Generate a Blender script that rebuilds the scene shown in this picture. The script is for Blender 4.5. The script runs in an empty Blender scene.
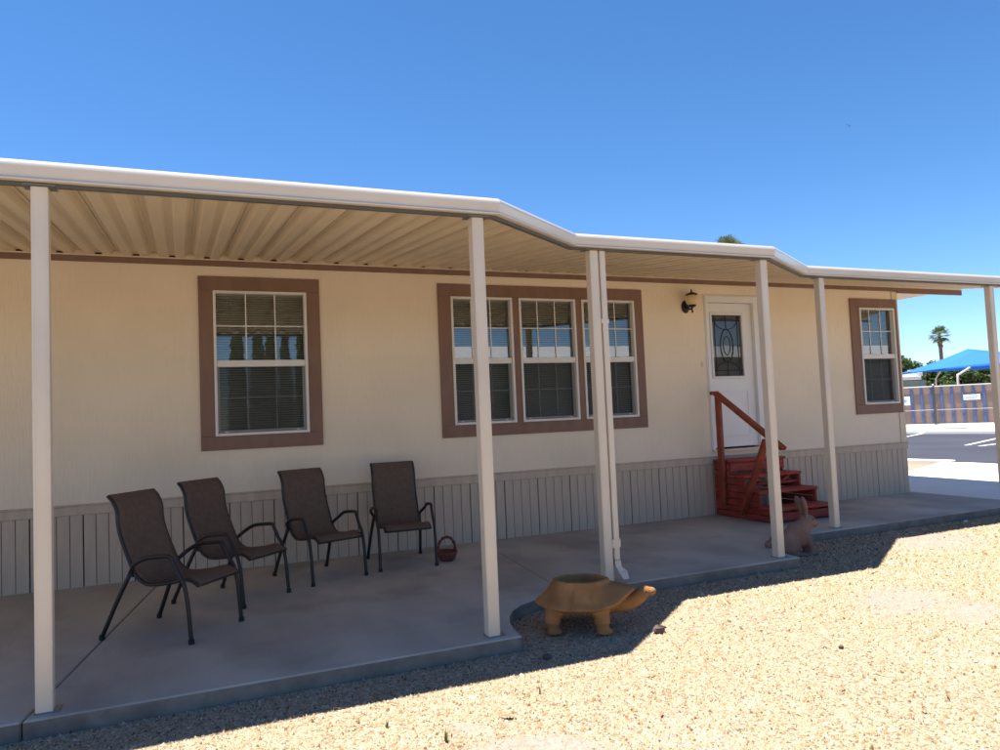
import bpy, bmesh, math, random
import numpy as np
from mathutils import Vector, Matrix, Quaternion

random.seed(7)
RNG = np.random.default_rng(7)
scene = bpy.context.scene
COL = scene.collection
PI = math.pi

# ------------------------------------------------------------------ camera
YAW, PITCH, ROLL = 0.4054, 0.0537, -0.0426
CAM = Vector((0.0, -7.562, 1.352))
fwd = Vector((math.sin(YAW)*math.cos(PITCH), math.cos(YAW)*math.cos(PITCH), math.sin(PITCH)))
rgt = Vector((math.cos(YAW), -math.sin(YAW), 0.0))
upv = rgt.cross(fwd)
c_, s_ = math.cos(ROLL), math.sin(ROLL)
R_ = c_*rgt + s_*upv
U_ = -s_*rgt + c_*upv
cam_data = bpy.data.cameras.new('camera')
cam = bpy.data.objects.new('camera', cam_data)
COL.objects.link(cam)
cam.matrix_world = Matrix(((R_.x, U_.x, -fwd.x, CAM.x), (R_.y, U_.y, -fwd.y, CAM.y), (R_.z, U_.z, -fwd.z, CAM.z), (0, 0, 0, 1)))
cam_data.sensor_width = 36.0
cam_data.lens = 36.0*743.0/1000.0
cam_data.clip_start = 0.05
cam_data.clip_end = 2000.0
scene.camera = cam

# ------------------------------------------------------------------ sky, sun, exposure
SUN = Vector((-0.200, 0.135, 1.0)).normalized()
sun_el = math.asin(SUN.z)
sun_az = math.atan2(SUN.x, SUN.y)
world = bpy.data.worlds.new('World')
scene.world = world
world.use_nodes = True
wn = world.node_tree
wn.nodes.clear()
w_out = wn.nodes.new('ShaderNodeOutputWorld')
w_bg = wn.nodes.new('ShaderNodeBackground')
w_sky = wn.nodes.new('ShaderNodeTexSky')
w_sky.sky_type = 'NISHITA'
w_sky.sun_disc = False
w_sky.sun_elevation = sun_el
w_sky.sun_rotation = sun_az
w_sky.altitude = 2500.0
w_sky.air_density = 1.0
w_sky.dust_density = 0.0
w_sky.ozone_density = 3.5
w_bg.inputs['Strength'].default_value = 0.09
w_hs = wn.nodes.new('ShaderNodeHueSaturation')
w_hs.inputs['Saturation'].default_value = 1.2
wn.links.new(w_sky.outputs['Color'], w_hs.inputs['Color'])
wn.links.new(w_hs.outputs['Color'], w_bg.inputs['Color'])
wn.links.new(w_bg.outputs['Background'], w_out.inputs['Surface'])
sun_data = bpy.data.lights.new('sun', 'SUN')
sun_data.energy = 5.0
sun_data.angle = math.radians(0.53)
sun_data.color = (1.0, 0.945, 0.85)
sun = bpy.data.objects.new('sun', sun_data)
COL.objects.link(sun)
sun.location = (-8, 6, 30)
sun.rotation_euler = (-SUN).to_track_quat('-Z', 'Y').to_euler()
scene.view_settings.view_transform = 'Standard'
scene.view_settings.look = 'None'
scene.view_settings.exposure = 1.25
scene.view_settings.gamma = 1.0
scene.view_settings.use_curve_mapping = False

# ------------------------------------------------------------------ materials
MATS = {}
def mat(name, color, rough=0.6, metal=0.0, var=0.0, vscale=8.0, vstretch=(1, 1, 1), bump=0.0, bscale=60.0,
        bstretch=(1, 1, 1), spec=0.5, col2=None, stain=0.0, stain_col=None, stain_scale=1.2, detail=4.0):
    """Principled material: colour broken up by object-space noise, optional stains, fine bump."""
    m = bpy.data.materials.new(name)
    m.use_nodes = True
    nt = m.node_tree
    b = nt.nodes['Principled BSDF']
    b.inputs['Roughness'].default_value = rough
    b.inputs['Metallic'].default_value = metal
    b.inputs['Specular IOR Level'].default_value = spec
    tc = nt.nodes.new('ShaderNodeTexCoord')
    def noise(scale, stretch, det=detail):
        mp = nt.nodes.new('ShaderNodeMapping')
        mp.inputs['Scale'].default_value = stretch
        nt.links.new(tc.outputs['Object'], mp.inputs['Vector'])
        n = nt.nodes.new('ShaderNodeTexNoise')
        n.inputs['Scale'].default_value = scale
        n.inputs['Detail'].default_value = det
        nt.links.new(mp.outputs['Vector'], n.inputs['Vector'])
        return n
    last = None
    c1 = tuple(color) + (1,)
    if var > 0 or col2:
        n = noise(vscale, vstretch)
        cr = nt.nodes.new('ShaderNodeValToRGB')
        cr.color_ramp.elements[0].position = 0.3
        cr.color_ramp.elements[1].position = 0.7
        a = tuple(x*(1-var) for x in color) if not col2 else col2
        z = tuple(min(1, x*(1+var)) for x in color)
        cr.color_ramp.elements[0].color = tuple(a) + (1,)
        cr.color_ramp.elements[1].color = z + (1,)
        nt.links.new(n.outputs['Fac'], cr.inputs['Fac'])
        last = cr.outputs['Color']
    if stain > 0:
        n2 = noise(stain_scale, (1, 1, 1), 8.0)
        r2 = nt.nodes.new('ShaderNodeValToRGB')
        r2.color_ramp.elements[0].position = 0.52
        r2.color_ramp.elements[1].position = 0.72
        r2.color_ramp.elements[0].color = (0, 0, 0, 1)
        r2.color_ramp.elements[1].color = (stain, stain, stain, 1)
        nt.links.new(n2.outputs['Fac'], r2.inputs['Fac'])
        mx = nt.nodes.new('ShaderNodeMixRGB')
        nt.links.new(r2.outputs['Color'], mx.inputs['Fac'])
        if last: nt.links.new(last, mx.inputs['Color1'])
        else: mx.inputs['Color1'].default_value = c1
        mx.inputs['Color2'].default_value = tuple(stain_col or tuple(x*0.55 for x in color)) + (1,)
        last = mx.outputs['Color']
    if last: nt.links.new(last, b.inputs['Base Color'])
    else: b.inputs['Base Color'].default_value = c1
    if bump > 0:
        n3 = noise(bscale, bstretch, 5.0)
        bp = nt.nodes.new('ShaderNodeBump')
        bp.inputs['Strength'].default_value = bump
        bp.inputs['Distance'].default_value = 0.01
        nt.links.new(n3.outputs['Fac'], bp.inputs['Height'])
        nt.links.new(bp.outputs['Normal'], b.inputs['Normal'])
    MATS[name] = m
    return m

mat('siding', (0.78, 0.66, 0.51), 0.75, var=0.05, vscale=1.3, bump=0.7, bscale=60, bstretch=(1.0, 1.0, 0.12), spec=0.25, stain=0.18, stain_col=(0.56, 0.46, 0.34), stain_scale=0.8)
mat('corner', (0.68, 0.565, 0.42), 0.65, var=0.04, vscale=5, spec=0.3)
mat('skirt', (0.55, 0.43, 0.325), 0.8, var=0.10, vscale=14, vstretch=(1, 1, 0.1), bump=0.3, bscale=80, bstretch=(1, 1, 0.06), spec=0.2)
mat('skirt_gap', (0.05, 0.045, 0.04), 0.9)
mat('brown_trim', (0.215, 0.125, 0.092), 0.6, var=0.10, vscale=9, vstretch=(1, 1, 0.3), bump=0.15, bscale=70, bstretch=(1, 1, 0.15), spec=0.3)
mat('vinyl', (0.68, 0.655, 0.62), 0.4, var=0.03, vscale=5)
mat('door_paint', (0.72, 0.705, 0.69), 0.45, var=0.03, vscale=3)
mat('almond', (0.70, 0.595, 0.465), 0.36, var=0.04, vscale=2.5, stain=0.25, stain_col=(0.45, 0.40, 0.34), stain_scale=2.0, bump=0.03, bscale=6)
mat('gutter_paint', (0.62, 0.56, 0.495), 0.16, var=0.035, vscale=2.0, stain=0.2, stain_col=(0.50, 0.45, 0.40), stain_scale=3.0)
mat('pan_paint', (0.70, 0.57, 0.40), 0.5, var=0.07, vscale=3.0, vstretch=(1, 0.25, 1), stain=0.35, stain_col=(0.56, 0.44, 0.29), stain_scale=1.6)
mat('grey_metal', (0.20, 0.215, 0.24), 0.45, metal=0.6)
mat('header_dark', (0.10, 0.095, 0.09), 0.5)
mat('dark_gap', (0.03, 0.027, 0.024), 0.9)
mat('interior', (0.20, 0.18, 0.155), 0.9)
mat('blind', (0.70, 0.67, 0.55), 0.6)
mat('curtain', (0.40, 0.37, 0.29), 0.9, var=0.2, vscale=9, vstretch=(4, 1, 0.3))
mat('roof_shingle', (0.16, 0.13, 0.11), 0.9, var=0.25, vscale=12)
mat('redwood', (0.30, 0.042, 0.027), 0.6, var=0.32, vscale=7, vstretch=(0.5, 1, 3), bump=0.3, bscale=40, bstretch=(0.3, 2, 2), stain=0.5, stain_col=(0.20, 0.10, 0.075), stain_scale=3.5, spec=0.3)
mat('redrail', (0.25, 0.048, 0.022), 0.5, var=0.25, vscale=9, bump=0.2, bscale=40, spec=0.35)
mat('chair_frame', (0.022, 0.016, 0.014), 0.42, var=0.2, vscale=20, spec=0.4)
mat('foot_cap', (0.012, 0.012, 0.012), 0.7)
mat('clay', (0.35, 0.165, 0.06), 0.8, var=0.28, vscale=6, stain=0.6, stain_col=(0.22, 0.095, 0.03), stain_scale=4.5, bump=0.35, bscale=45, spec=0.2)
mat('soil', (0.03, 0.022, 0.016), 1.0, var=0.4, vscale=40, bump=0.8, bscale=60)
mat('rabbit_clay', (0.24, 0.145, 0.11), 0.85, var=0.18, vscale=9, stain=0.5, stain_col=(0.15, 0.095, 0.07), stain_scale=6, bump=0.5, bscale=70, spec=0.2)
mat('basket_clay', (0.17, 0.06, 0.042), 0.75, var=0.3, vscale=25, bump=0.4, bscale=60, spec=0.25)
mat('lantern_metal', (0.018, 0.013, 0.012), 0.45, metal=0.3, var=0.3, vscale=30)
mat('lantern_glass', (0.62, 0.46, 0.24), 0.35, var=0.12, vscale=14, spec=0.5)
mat('asphalt', (0.036, 0.037, 0.053), 0.9, var=0.16, vscale=0.5, stain=0.35, stain_col=(0.05, 0.051, 0.066), stain_scale=0.25, bump=0.3, bscale=50)
mat('white_line', (0.75, 0.75, 0.73), 0.8, var=0.15, vscale=6)
mat('far_concrete', (0.72, 0.695, 0.65), 0.9, var=0.05, vscale=0.6)
mat('curb', (0.66, 0.64, 0.60), 0.9, var=0.08, vscale=3)
mat('block_brown', (0.21, 0.145, 0.125), 0.9, var=0.12, vscale=1.6, bump=0.2, bscale=12)
mat('strip_blue', (0.045, 0.10, 0.25), 0.6, var=0.12, vscale=3)
mat('galv', (0.55, 0.56, 0.58), 0.4, metal=0.7)
mat('dark_post', (0.06, 0.045, 0.05), 0.6)
mat('canopy_blue', (0.006, 0.14, 0.60), 0.75, var=0.06, vscale=0.8, bump=0.1, bscale=3)
mat('steel_paint', (0.60, 0.585, 0.57), 0.5)
mat('teal_wall', (0.17, 0.235, 0.235), 0.8, var=0.1, vscale=1)
mat('white_roof', (0.80, 0.80, 0.80), 0.5, var=0.04, vscale=1)
mat('sign_white', (0.80, 0.80, 0.80), 0.5)
mat('sign_print', (0.25, 0.36, 0.55), 0.6)
mat('palm_trunk', (0.17, 0.125, 0.09), 0.95, var=0.3, vscale=3, vstretch=(1, 1, 6), bump=0.5, bscale=9)
mat('palm_dead', (0.25, 0.175, 0.09), 0.95, var=0.3, vscale=3)
mat('bark', (0.10, 0.075, 0.055), 0.95, var=0.3, vscale=6, bump=0.6, bscale=14)
mat('stone_dark', (0.10, 0.065, 0.055), 0.9, var=0.3, vscale=30)
mat('paper', (0.75, 0.75, 0.74), 0.8)
mat('bird_black', (0.02, 0.02, 0.025), 0.7)
mat('neigh_wall', (0.42, 0.44, 0.44), 0.85, var=0.05, vscale=1)
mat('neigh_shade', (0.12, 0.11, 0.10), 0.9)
mat('weed_green', (0.10, 0.13, 0.03), 0.8)

def leaf_mat(name, c1, c2, c3=None):
    m = bpy.data.materials.new(name)
    m.use_nodes = True
    nt = m.node_tree
    b = nt.nodes['Principled BSDF']
    b.inputs['Roughness'].default_value = 0.55
    b.inputs['Specular IOR Level'].default_value = 0.3
    at = nt.nodes.new('ShaderNodeAttribute')
    at.attribute_name = 'tint'
    cr = nt.nodes.new('ShaderNodeValToRGB')
    cr.color_ramp.elements[0].color = c1 + (1,)
    cr.color_ramp.elements[1].color = c2 + (1,)
    if c3:
        e = cr.color_ramp.elements.new(0.93); e.color = c3 + (1,)
    nt.links.new(at.outputs['Fac'], cr.inputs['Fac'])
    tr = nt.nodes.new('ShaderNodeBsdfTranslucent')
    mx = nt.nodes.new('ShaderNodeMixShader')
    mx.inputs['Fac'].default_value = 0.3
    nt.links.new(cr.outputs['Color'], b.inputs['Base Color'])
    nt.links.new(cr.outputs['Color'], tr.inputs['Color'])
    nt.links.new(b.outputs['BSDF'], mx.inputs[1])
    nt.links.new(tr.outputs['BSDF'], mx.inputs[2])
    nt.links.new(mx.outputs['Shader'], nt.nodes['Material Output'].inputs['Surface'])
    MATS[name] = m
leaf_mat('leaf_green', (0.035, 0.06, 0.018), (0.11, 0.16, 0.045))
leaf_mat('leaf_cypress', (0.03, 0.045, 0.02), (0.085, 0.11, 0.05))
leaf_mat('leaf_palm', (0.05, 0.07, 0.02), (0.15, 0.18, 0.07))

def attr_mat(name, rough=0.9, bump=0.0):
    """colour comes from the piece's own 'tone' colour attribute (each stone has its own colour)"""
    m = bpy.data.materials.new(name)
    m.use_nodes = True
    nt = m.node_tree
    b = nt.nodes['Principled BSDF']
    b.inputs['Roughness'].default_value = rough
    b.inputs['Specular IOR Level'].default_value = 0.25
    at = nt.nodes.new('ShaderNodeAttribute')
    at.attribute_name = 'tone'
    nt.links.new(at.outputs['Color'], b.inputs['Base Color'])
    MATS[name] = m
attr_mat('pebble')

# glass: a real pane, mirror-like at the surface and clear behind
def glass_mat(name, tint, ior, wave=0.0):
    m = bpy.data.materials.new(name)
    m.use_nodes = True
    nt = m.node_tree
    nt.nodes.remove(nt.nodes['Principled BSDF'])
    fr = nt.nodes.new('ShaderNodeFresnel'); fr.inputs['IOR'].default_value = ior
    tr = nt.nodes.new('ShaderNodeBsdfTransparent'); tr.inputs['Color'].default_value = tint + (1,)
    gl = nt.nodes.new('ShaderNodeBsdfGlossy'); gl.inputs['Roughness'].default_value = 0.005
    gl.inputs['Color'].default_value = (0.95, 0.97, 1.0, 1)
    mx = nt.nodes.new('ShaderNodeMixShader')
    if wave > 0:
        tc = nt.nodes.new('ShaderNodeTexCoord')
        n = nt.nodes.new('ShaderNodeTexNoise'); n.inputs['Scale'].default_value = 2.2; n.inputs['Detail'].default_value = 1.0
        nt.links.new(tc.outputs['Object'], n.inputs['Vector'])
        bp = nt.nodes.new('ShaderNodeBump'); bp.inputs['Strength'].default_value = 1.0; bp.inputs['Distance'].default_value = wave
        nt.links.new(n.outputs['Fac'], bp.inputs['Height'])
        nt.links.new(bp.outputs['Normal'], gl.inputs['Normal'])
    nt.links.new(fr.outputs['Fac'], mx.inputs['Fac'])
    nt.links.new(tr.outputs['BSDF'], mx.inputs[1])
    nt.links.new(gl.outputs['BSDF'], mx.inputs[2])
    nt.links.new(mx.outputs['Shader'], nt.nodes['Material Output'].inputs['Surface'])
    MATS[name] = m
glass_mat('glass', (0.80, 0.84, 0.82), 2.05, 0.00015)
glass_mat('glass_door', (0.80, 0.84, 0.82), 1.58, 0.0004)
glass_mat('glass_low', (0.80, 0.84, 0.82), 1.6, 0.00015)

def screen_mat():
    m = bpy.data.materials.new('screen_mesh')
    m.use_nodes = True
    nt = m.node_tree
    b = nt.nodes['Principled BSDF']
    b.inputs['Base Color'].default_value = (0.018, 0.018, 0.022, 1)
    b.inputs['Roughness'].default_value = 0.6
    tr = nt.nodes.new('ShaderNodeBsdfTransparent')
    mx = nt.nodes.new('ShaderNodeMixShader'); mx.inputs['Fac'].default_value = 0.42
    nt.links.new(tr.outputs['BSDF'], mx.inputs[1])
    nt.links.new(b.outputs['BSDF'], mx.inputs[2])
    nt.links.new(mx.outputs['Shader'], nt.nodes['Material Output'].inputs['Surface'])
    MATS['screen_mesh'] = m
screen_mat()

def sling_mat():
    m = mat('sling', (0.125, 0.085, 0.062), 0.75, var=0.12, vscale=30, spec=0.25)
    nt = m.node_tree
    b = nt.nodes['Principled BSDF']
    tc = nt.nodes.new('ShaderNodeTexCoord')
    wv = nt.nodes.new('ShaderNodeTexWave'); wv.inputs['Scale'].default_value = 95
    wv.bands_direction = 'Y'
    nt.links.new(tc.outputs['Object'], wv.inputs['Vector'])
    bp = nt.nodes.new('ShaderNodeBump'); bp.inputs['Strength'].default_value = 0.25; bp.inputs['Distance'].default_value = 0.002
    nt.links.new(wv.outputs['Fac'], bp.inputs['Height'])
    nt.links.new(bp.outputs['Normal'], b.inputs['Normal'])
sling_mat()

def concrete_mat():
    m = mat('concrete', (0.385, 0.36, 0.305), 0.85, var=0.26, vscale=1.3, vstretch=(1, 0.5, 1), stain=0.75, stain_col=(0.24, 0.22, 0.185), stain_scale=1.4, bump=0.15, bscale=35, bstretch=(1, 0.25, 1), detail=8.0)
concrete_mat()
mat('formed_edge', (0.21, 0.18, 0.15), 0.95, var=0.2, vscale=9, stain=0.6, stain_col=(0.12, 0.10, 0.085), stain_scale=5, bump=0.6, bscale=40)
mat('drive_concrete', (0.66, 0.645, 0.61), 0.9, var=0.04, vscale=1.5, bump=0.1, bscale=35)  # slab concrete again, with the sun's glare put into a paler colour

def gravel_mat():
    m = bpy.data.materials.new('gravel')
    m.use_nodes = True
    nt = m.node_tree
    b = nt.nodes['Principled BSDF']
    b.inputs['Roughness'].default_value = 0.95
    b.inputs['Specular IOR Level'].default_value = 0.2
    tc = nt.nodes.new('ShaderNodeTexCoord')
    vo = nt.nodes.new('ShaderNodeTexVoronoi'); vo.inputs['Scale'].default_value = 75
    nt.links.new(tc.outputs['Object'], vo.inputs['Vector'])
    cr = nt.nodes.new('ShaderNodeValToRGB')
    el = cr.color_ramp.elements
    el[0].position = 0.0; el[0].color = (0.15, 0.105, 0.07, 1)
    el[1].position = 1.0; el[1].color = (0.46, 0.39, 0.29, 1)
    for p, c in ((0.25, (0.27, 0.205, 0.14)), (0.55, (0.38, 0.31, 0.22)), (0.8, (0.33, 0.26, 0.18))):
        e = el.new(p); e.color = c + (1,)
    sp = nt.nodes.new('ShaderNodeSeparateColor')
    nt.links.new(vo.outputs['Color'], sp.inputs['Color'])
    nt.links.new(sp.outputs['Red'], cr.inputs['Fac'])
    # bare dusty patches
    n = nt.nodes.new('ShaderNodeTexNoise'); n.inputs['Scale'].default_value = 0.55; n.inputs['Detail'].default_value = 6
    nt.links.new(tc.outputs['Object'], n.inputs['Vector'])
    r2 = nt.nodes.new('ShaderNodeValToRGB')
    r2.color_ramp.elements[0].position = 0.60; r2.color_ramp.elements[1].position = 0.72
    nt.links.new(n.outputs['Fac'], r2.inputs['Fac'])
    mx = nt.nodes.new('ShaderNodeMixRGB')
    nt.links.new(r2.outputs['Color'], mx.inputs['Fac'])
    nt.links.new(cr.outputs['Color'], mx.inputs['Color1'])
    n4 = nt.nodes.new('ShaderNodeTexNoise'); n4.inputs['Scale'].default_value = 30; n4.inputs['Detail'].default_value = 6
    nt.links.new(tc.outputs['Object'], n4.inputs['Vector'])
    r4 = nt.nodes.new('ShaderNodeValToRGB')
    r4.color_ramp.elements[0].position = 0.3; r4.color_ramp.elements[0].color = (0.31, 0.24, 0.195, 1)
    r4.color_ramp.elements[1].position = 0.7; r4.color_ramp.elements[1].color = (0.42, 0.34, 0.295, 1)
    nt.links.new(n4.outputs['Fac'], r4.inputs['Fac'])
    nt.links.new(r4.outputs['Color'], mx.inputs['Color2'])
    nt.links.new(mx.outputs['Color'], b.inputs['Base Color'])
    bp = nt.nodes.new('ShaderNodeBump'); bp.inputs['Strength'].default_value = 0.9; bp.inputs['Distance'].default_value = 0.008
    nt.links.new(vo.outputs['Distance'], bp.inputs['Height'])
    bp.invert = True
    nt.links.new(bp.outputs['Normal'], b.inputs['Normal'])
    MATS['gravel'] = m
gravel_mat()

# ------------------------------------------------------------------ helpers
def link(o, parent=None):
    COL.objects.link(o)
    if parent is not None:
        o.parent = parent
    return o

def tag(o, label=None, cat=None, group=None, kind=None):
    if label: o['label'] = label
    if cat: o['category'] = cat
    if group: o['group'] = group
    if kind: o['kind'] = kind
    return o

def empty(name, loc=(0, 0, 0), rz=0.0):
    o = bpy.data.objects.new(name, None)
    o.empty_display_size = 0.1
    o.location = loc
    o.rotation_euler = (0, 0, rz)
    return link(o)

def smooth_path(pts, n=6):
    """Catmull-Rom through pts"""
    P = [Vector(p) for p in pts]
    out = []
    for i in range(len(P)-1):
        p0 = P[i-1] if i > 0 else P[i]*2-P[i+1]
        p1, p2 = P[i], P[i+1]
        p3 = P[i+2] if i+2 < len(P) else P[i+1]*2-P[i]
        for k in range(n):
            t = k/n
            out.append(0.5*((2*p1) + (-p0+p2)*t + (2*p0-5*p1+4*p2-p3)*t*t + (-p0+3*p1-3*p2+p3)*t**3))
    out.append(P[-1])
    return out

class MB:
    def __init__(s): s.v = []; s.f = []
    def add(s, vs, fs):
        o = len(s.v)
        s.v += [tuple(p) for p in vs]
        s.f += [tuple(i+o for i in f) for f in fs]
        return s
    def box(s, x0, x1, y0, y1, z0, z1):
        vs = [(x0, y0, z0), (x1, y0, z0), (x1, y1, z0), (x0, y1, z0), (x0, y0, z1), (x1, y0, z1), (x1, y1, z1), (x0, y1, z1)]
        return s.add(vs, [(0, 3, 2, 1), (4, 5, 6, 7), (0, 1, 5, 4), (1, 2, 6, 5), (2, 3, 7, 6), (3, 0, 4, 7)])
    def bar(s, a, b, w, h, up=(0, 0, 1)):
        """rectangular bar from a to b, width w (sideways) and height h (along up)"""
        a = Vector(a); b = Vector(b); d = (b-a).normalized(); u = Vector(up)
        sd = d.cross(u).normalized(); u = sd.cross(d).normalized()
        vs = []
        for p in (a, b):
            for i, j in ((-1, -1), (1, -1), (1, 1), (-1, 1)):
                vs.append(p + sd*(i*w/2) + u*(j*h/2))
        return s.add(vs, [(0, 3, 2, 1), (4, 5, 6, 7), (0, 1, 5, 4), (1, 2, 6, 5), (2, 3, 7, 6), (3, 0, 4, 7)])
    def tube(s, path, r, seg=10, flat=1.0, up=(0, 0, 1), cap=True):
        P = [Vector(p) for p in path]
        rr = r if isinstance(r, (list, tuple)) else [r]*len(P)
        nrm = None; rings = []
        for i, p in enumerate(P):
            d = (P[min(i+1, len(P)-1)] - P[max(i-1, 0)]).normalized()
            if nrm is None:
                nrm = Vector(up)
                if abs(nrm.dot(d)) > 0.95: nrm = Vector((1, 0, 0))
            nrm = (nrm - d*nrm.dot(d)).normalized()
            bn = d.cross(nrm)
            rings.append([p + nrm*(math.cos(2*PI*k/seg)*rr[i]*flat) + bn*(math.sin(2*PI*k/seg)*rr[i]) for k in range(seg)])
        vs = [q for rg in rings for q in rg]
        fs = []
        for i in range(len(P)-1):
            for k in range(seg):
                k2 = (k+1) % seg
                fs.append((i*seg+k, i*seg+k2, (i+1)*seg+k2, (i+1)*seg+k))
        if cap:
            fs.append(tuple(range(seg))[::-1]); fs.append(tuple((len(P)-1)*seg+k for k in range(seg)))
        return s.add(vs, fs)
    def lathe(s, prof, c=(0, 0, 0), seg=20, sx=1.0, sy=1.0):
        vs = []
        for r, z in prof:
            for k in range(seg):
                a = 2*PI*k/seg
                vs.append((c[0]+r*sx*math.cos(a), c[1]+r*sy*math.sin(a), c[2]+z))
        fs = []
        for i in range(len(prof)-1):
            for k in range(seg):
                k2 = (k+1) % seg
                fs.append((i*seg+k, i*seg+k2, (i+1)*seg+k2, (i+1)*seg+k))
        fs.append(tuple(range(seg))[::-1]); fs.append(tuple((len(prof)-1)*seg+k for k in range(seg)))
        return s.add(vs, fs)
    def ellipsoid(s, c, r, rot=None, seg=16, rings=10):
        q = rot or Quaternion()
        vs = []; fs = []
        for i in range(rings+1):
            th = PI*i/rings
            for k in range(seg):
                a = 2*PI*k/seg
                v = Vector((r[0]*math.sin(th)*math.cos(a), r[1]*math.sin(th)*math.sin(a), r[2]*math.cos(th)))
                vs.append(Vector(c) + q @ v)
        for i in range(rings):
            for k in range(seg):
                k2 = (k+1) % seg
                fs.append((i*seg+k, (i+1)*seg+k, (i+1)*seg+k2, i*seg+k2))
        return s.add(vs, fs)
    def extrude_profile(s, path, prof, closed=True):
        """prof: list of (outward, up) swept along horizontal path with mitred corners"""
        P = [Vector(p) for p in path]
        n = len(prof); vs = []
        for i, p in enumerate(P):
            ds = []
            if i > 0: d = (P[i]-P[i-1]); d.z = 0; ds.append(d.normalized())
            if i < len(P)-1: d = (P[i+1]-P[i]); d.z = 0; ds.append(d.normalized())
            ns = [Vector((d.y, -d.x, 0)) for d in ds]
            if len(ns) == 2:
                m = (ns[0]+ns[1]).normalized(); m = m / m.dot(ns[0])
            else: m = ns[0]
            for o, z in prof: vs.append(p + m*o + Vector((0, 0, z)))
        fs = []
        for i in range(len(P)-1):
            for k in range(n if closed else n-1):
                k2 = (k+1) % n
                fs.append((i*n+k, i*n+k2, (i+1)*n+k2, (i+1)*n+k))
        fs.append(tuple(range(n))[::-1]); fs.append(tuple((len(P)-1)*n+k for k in range(n)))
        return s.add(vs, fs)
    def mesh(s, name, m, smooth=False, bevel=0.0, keep=False):
        me = bpy.data.meshes.new(name)
        me.from_pydata(s.v, [], s.f)
        bm = bmesh.new(); bm.from_mesh(me)
        bmesh.ops.remove_doubles(bm, verts=bm.verts, dist=1e-5)
        if not keep: bmesh.ops.recalc_face_normals(bm, faces=bm.faces)
        if bevel > 0:
            es = [e for e in bm.edges if len(e.link_faces) == 2 and e.calc_face_angle(0) > 0.6]
            bmesh.ops.bevel(bm, geom=es, offset=bevel, segments=1, affect='EDGES', clamp_overlap=True)
        bm.to_mesh(me); bm.free()
        if smooth: me.polygons.foreach_set('use_smooth', [True]*len(me.polygons))
        if isinstance(m, str): m = MATS[m]
        me.materials.append(m)
        return me
    def build(s, name, m, parent=None, smooth=False, bevel=0.0, loc=None, keep=False):
        o = bpy.data.objects.new(name, s.mesh(name, m, smooth, bevel, keep))
        if loc: o.location = loc
        return link(o, parent)

def auto_smooth(o, ang=40):
    me = o.data
    me.polygons.foreach_set('use_smooth', [True]*len(me.polygons))
    bm = bmesh.new(); bm.from_mesh(me)
    for e in bm.edges:
        e.smooth = not (len(e.link_faces) == 2 and e.calc_face_angle(0) > math.radians(ang))
    bm.to_mesh(me); bm.free()
    return o

def fuse(mb, name, m, voxel, parent=None, relax=6):
    """join overlapping solids into one continuous surface"""
    me = mb.mesh(name+'_src', m)
    o = bpy.data.objects.new(name+'_src', me); COL.objects.link(o)
    md = o.modifiers.new('r', 'REMESH'); md.mode = 'VOXEL'; md.voxel_size = voxel
    sm = o.modifiers.new('s', 'SMOOTH'); sm.factor = 0.5; sm.iterations = relax
    dg = bpy.context.evaluated_depsgraph_get()
    ev = o.evaluated_get(dg)
    new = bpy.data.meshes.new_from_object(ev)
    new.name = name
    bpy.data.objects.remove(o, do_unlink=True)
    bpy.data.meshes.remove(me)
    new.polygons.foreach_set('use_smooth', [True]*len(new.polygons))
    if not new.materials: new.materials.append(MATS[m])
    return link(bpy.data.objects.new(name, new), parent)

def np_mesh(name, verts, faces_flat, nper, m, tint=None, tintname='tint'):
    """quick mesh from numpy arrays, faces all with nper corners; tint one value (or rgb) per vertex"""
    me = bpy.data.meshes.new(name)
    nv = len(verts); nf = len(faces_flat)//nper
    me.vertices.add(nv); me.vertices.foreach_set('co', verts.astype(np.float32).ravel())
    me.loops.add(nf*nper); me.loops.foreach_set('vertex_index', faces_flat.astype(np.int32))
    me.polygons.add(nf)
    me.polygons.foreach_set('loop_start', np.arange(0, nf*nper, nper, dtype=np.int32))
    me.polygons.foreach_set('loop_total', np.full(nf, nper, dtype=np.int32))
    if tint is not None:
        if tint.ndim == 1:
            a = me.attributes.new(tintname, 'FLOAT', 'POINT'); a.data.foreach_set('value', tint.astype(np.float32))
        else:
            a = me.color_attributes.new(tintname, 'FLOAT_COLOR', 'POINT')
            a.data.foreach_set('color', np.hstack([tint, np.ones((nv, 1))]).astype(np.float32).ravel())
    me.update(calc_edges=True); me.validate()
    me.materials.append(MATS[m])
    return me

# ================================================================== SETTING
ZG = -0.09
g = MB(); g.add([(-500, -500, ZG), (500, -500, ZG), (500, 500, ZG), (-500, 500, ZG)], [(0, 1, 2, 3)])
tag(g.build('ground', 'gravel'), 'pale tan gravel yard in front of the patio slab', 'ground', kind='structure')

def poly_slab(name, outline, z0, z1, m, label, bevel=0.008):
    b = MB(); n = len(outline)
    vs = [(x, y, z1) for x, y in outline] + [(x, y, z0) for x, y in outline]
    fs = [tuple(range(n)), tuple(range(n, 2*n))[::-1]] + [(i, i+n, (i+1) % n+n, (i+1) % n) for i in range(n)]
    b.add(vs, fs)
    o = b.build(name, m, bevel=bevel)
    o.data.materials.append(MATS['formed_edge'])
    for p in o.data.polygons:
        if abs(p.normal.z) < .3: p.material_index = 1  # upright faces get a darker, rougher colour than the top
    return tag(o, label, 'paving', kind='structure')

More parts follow.
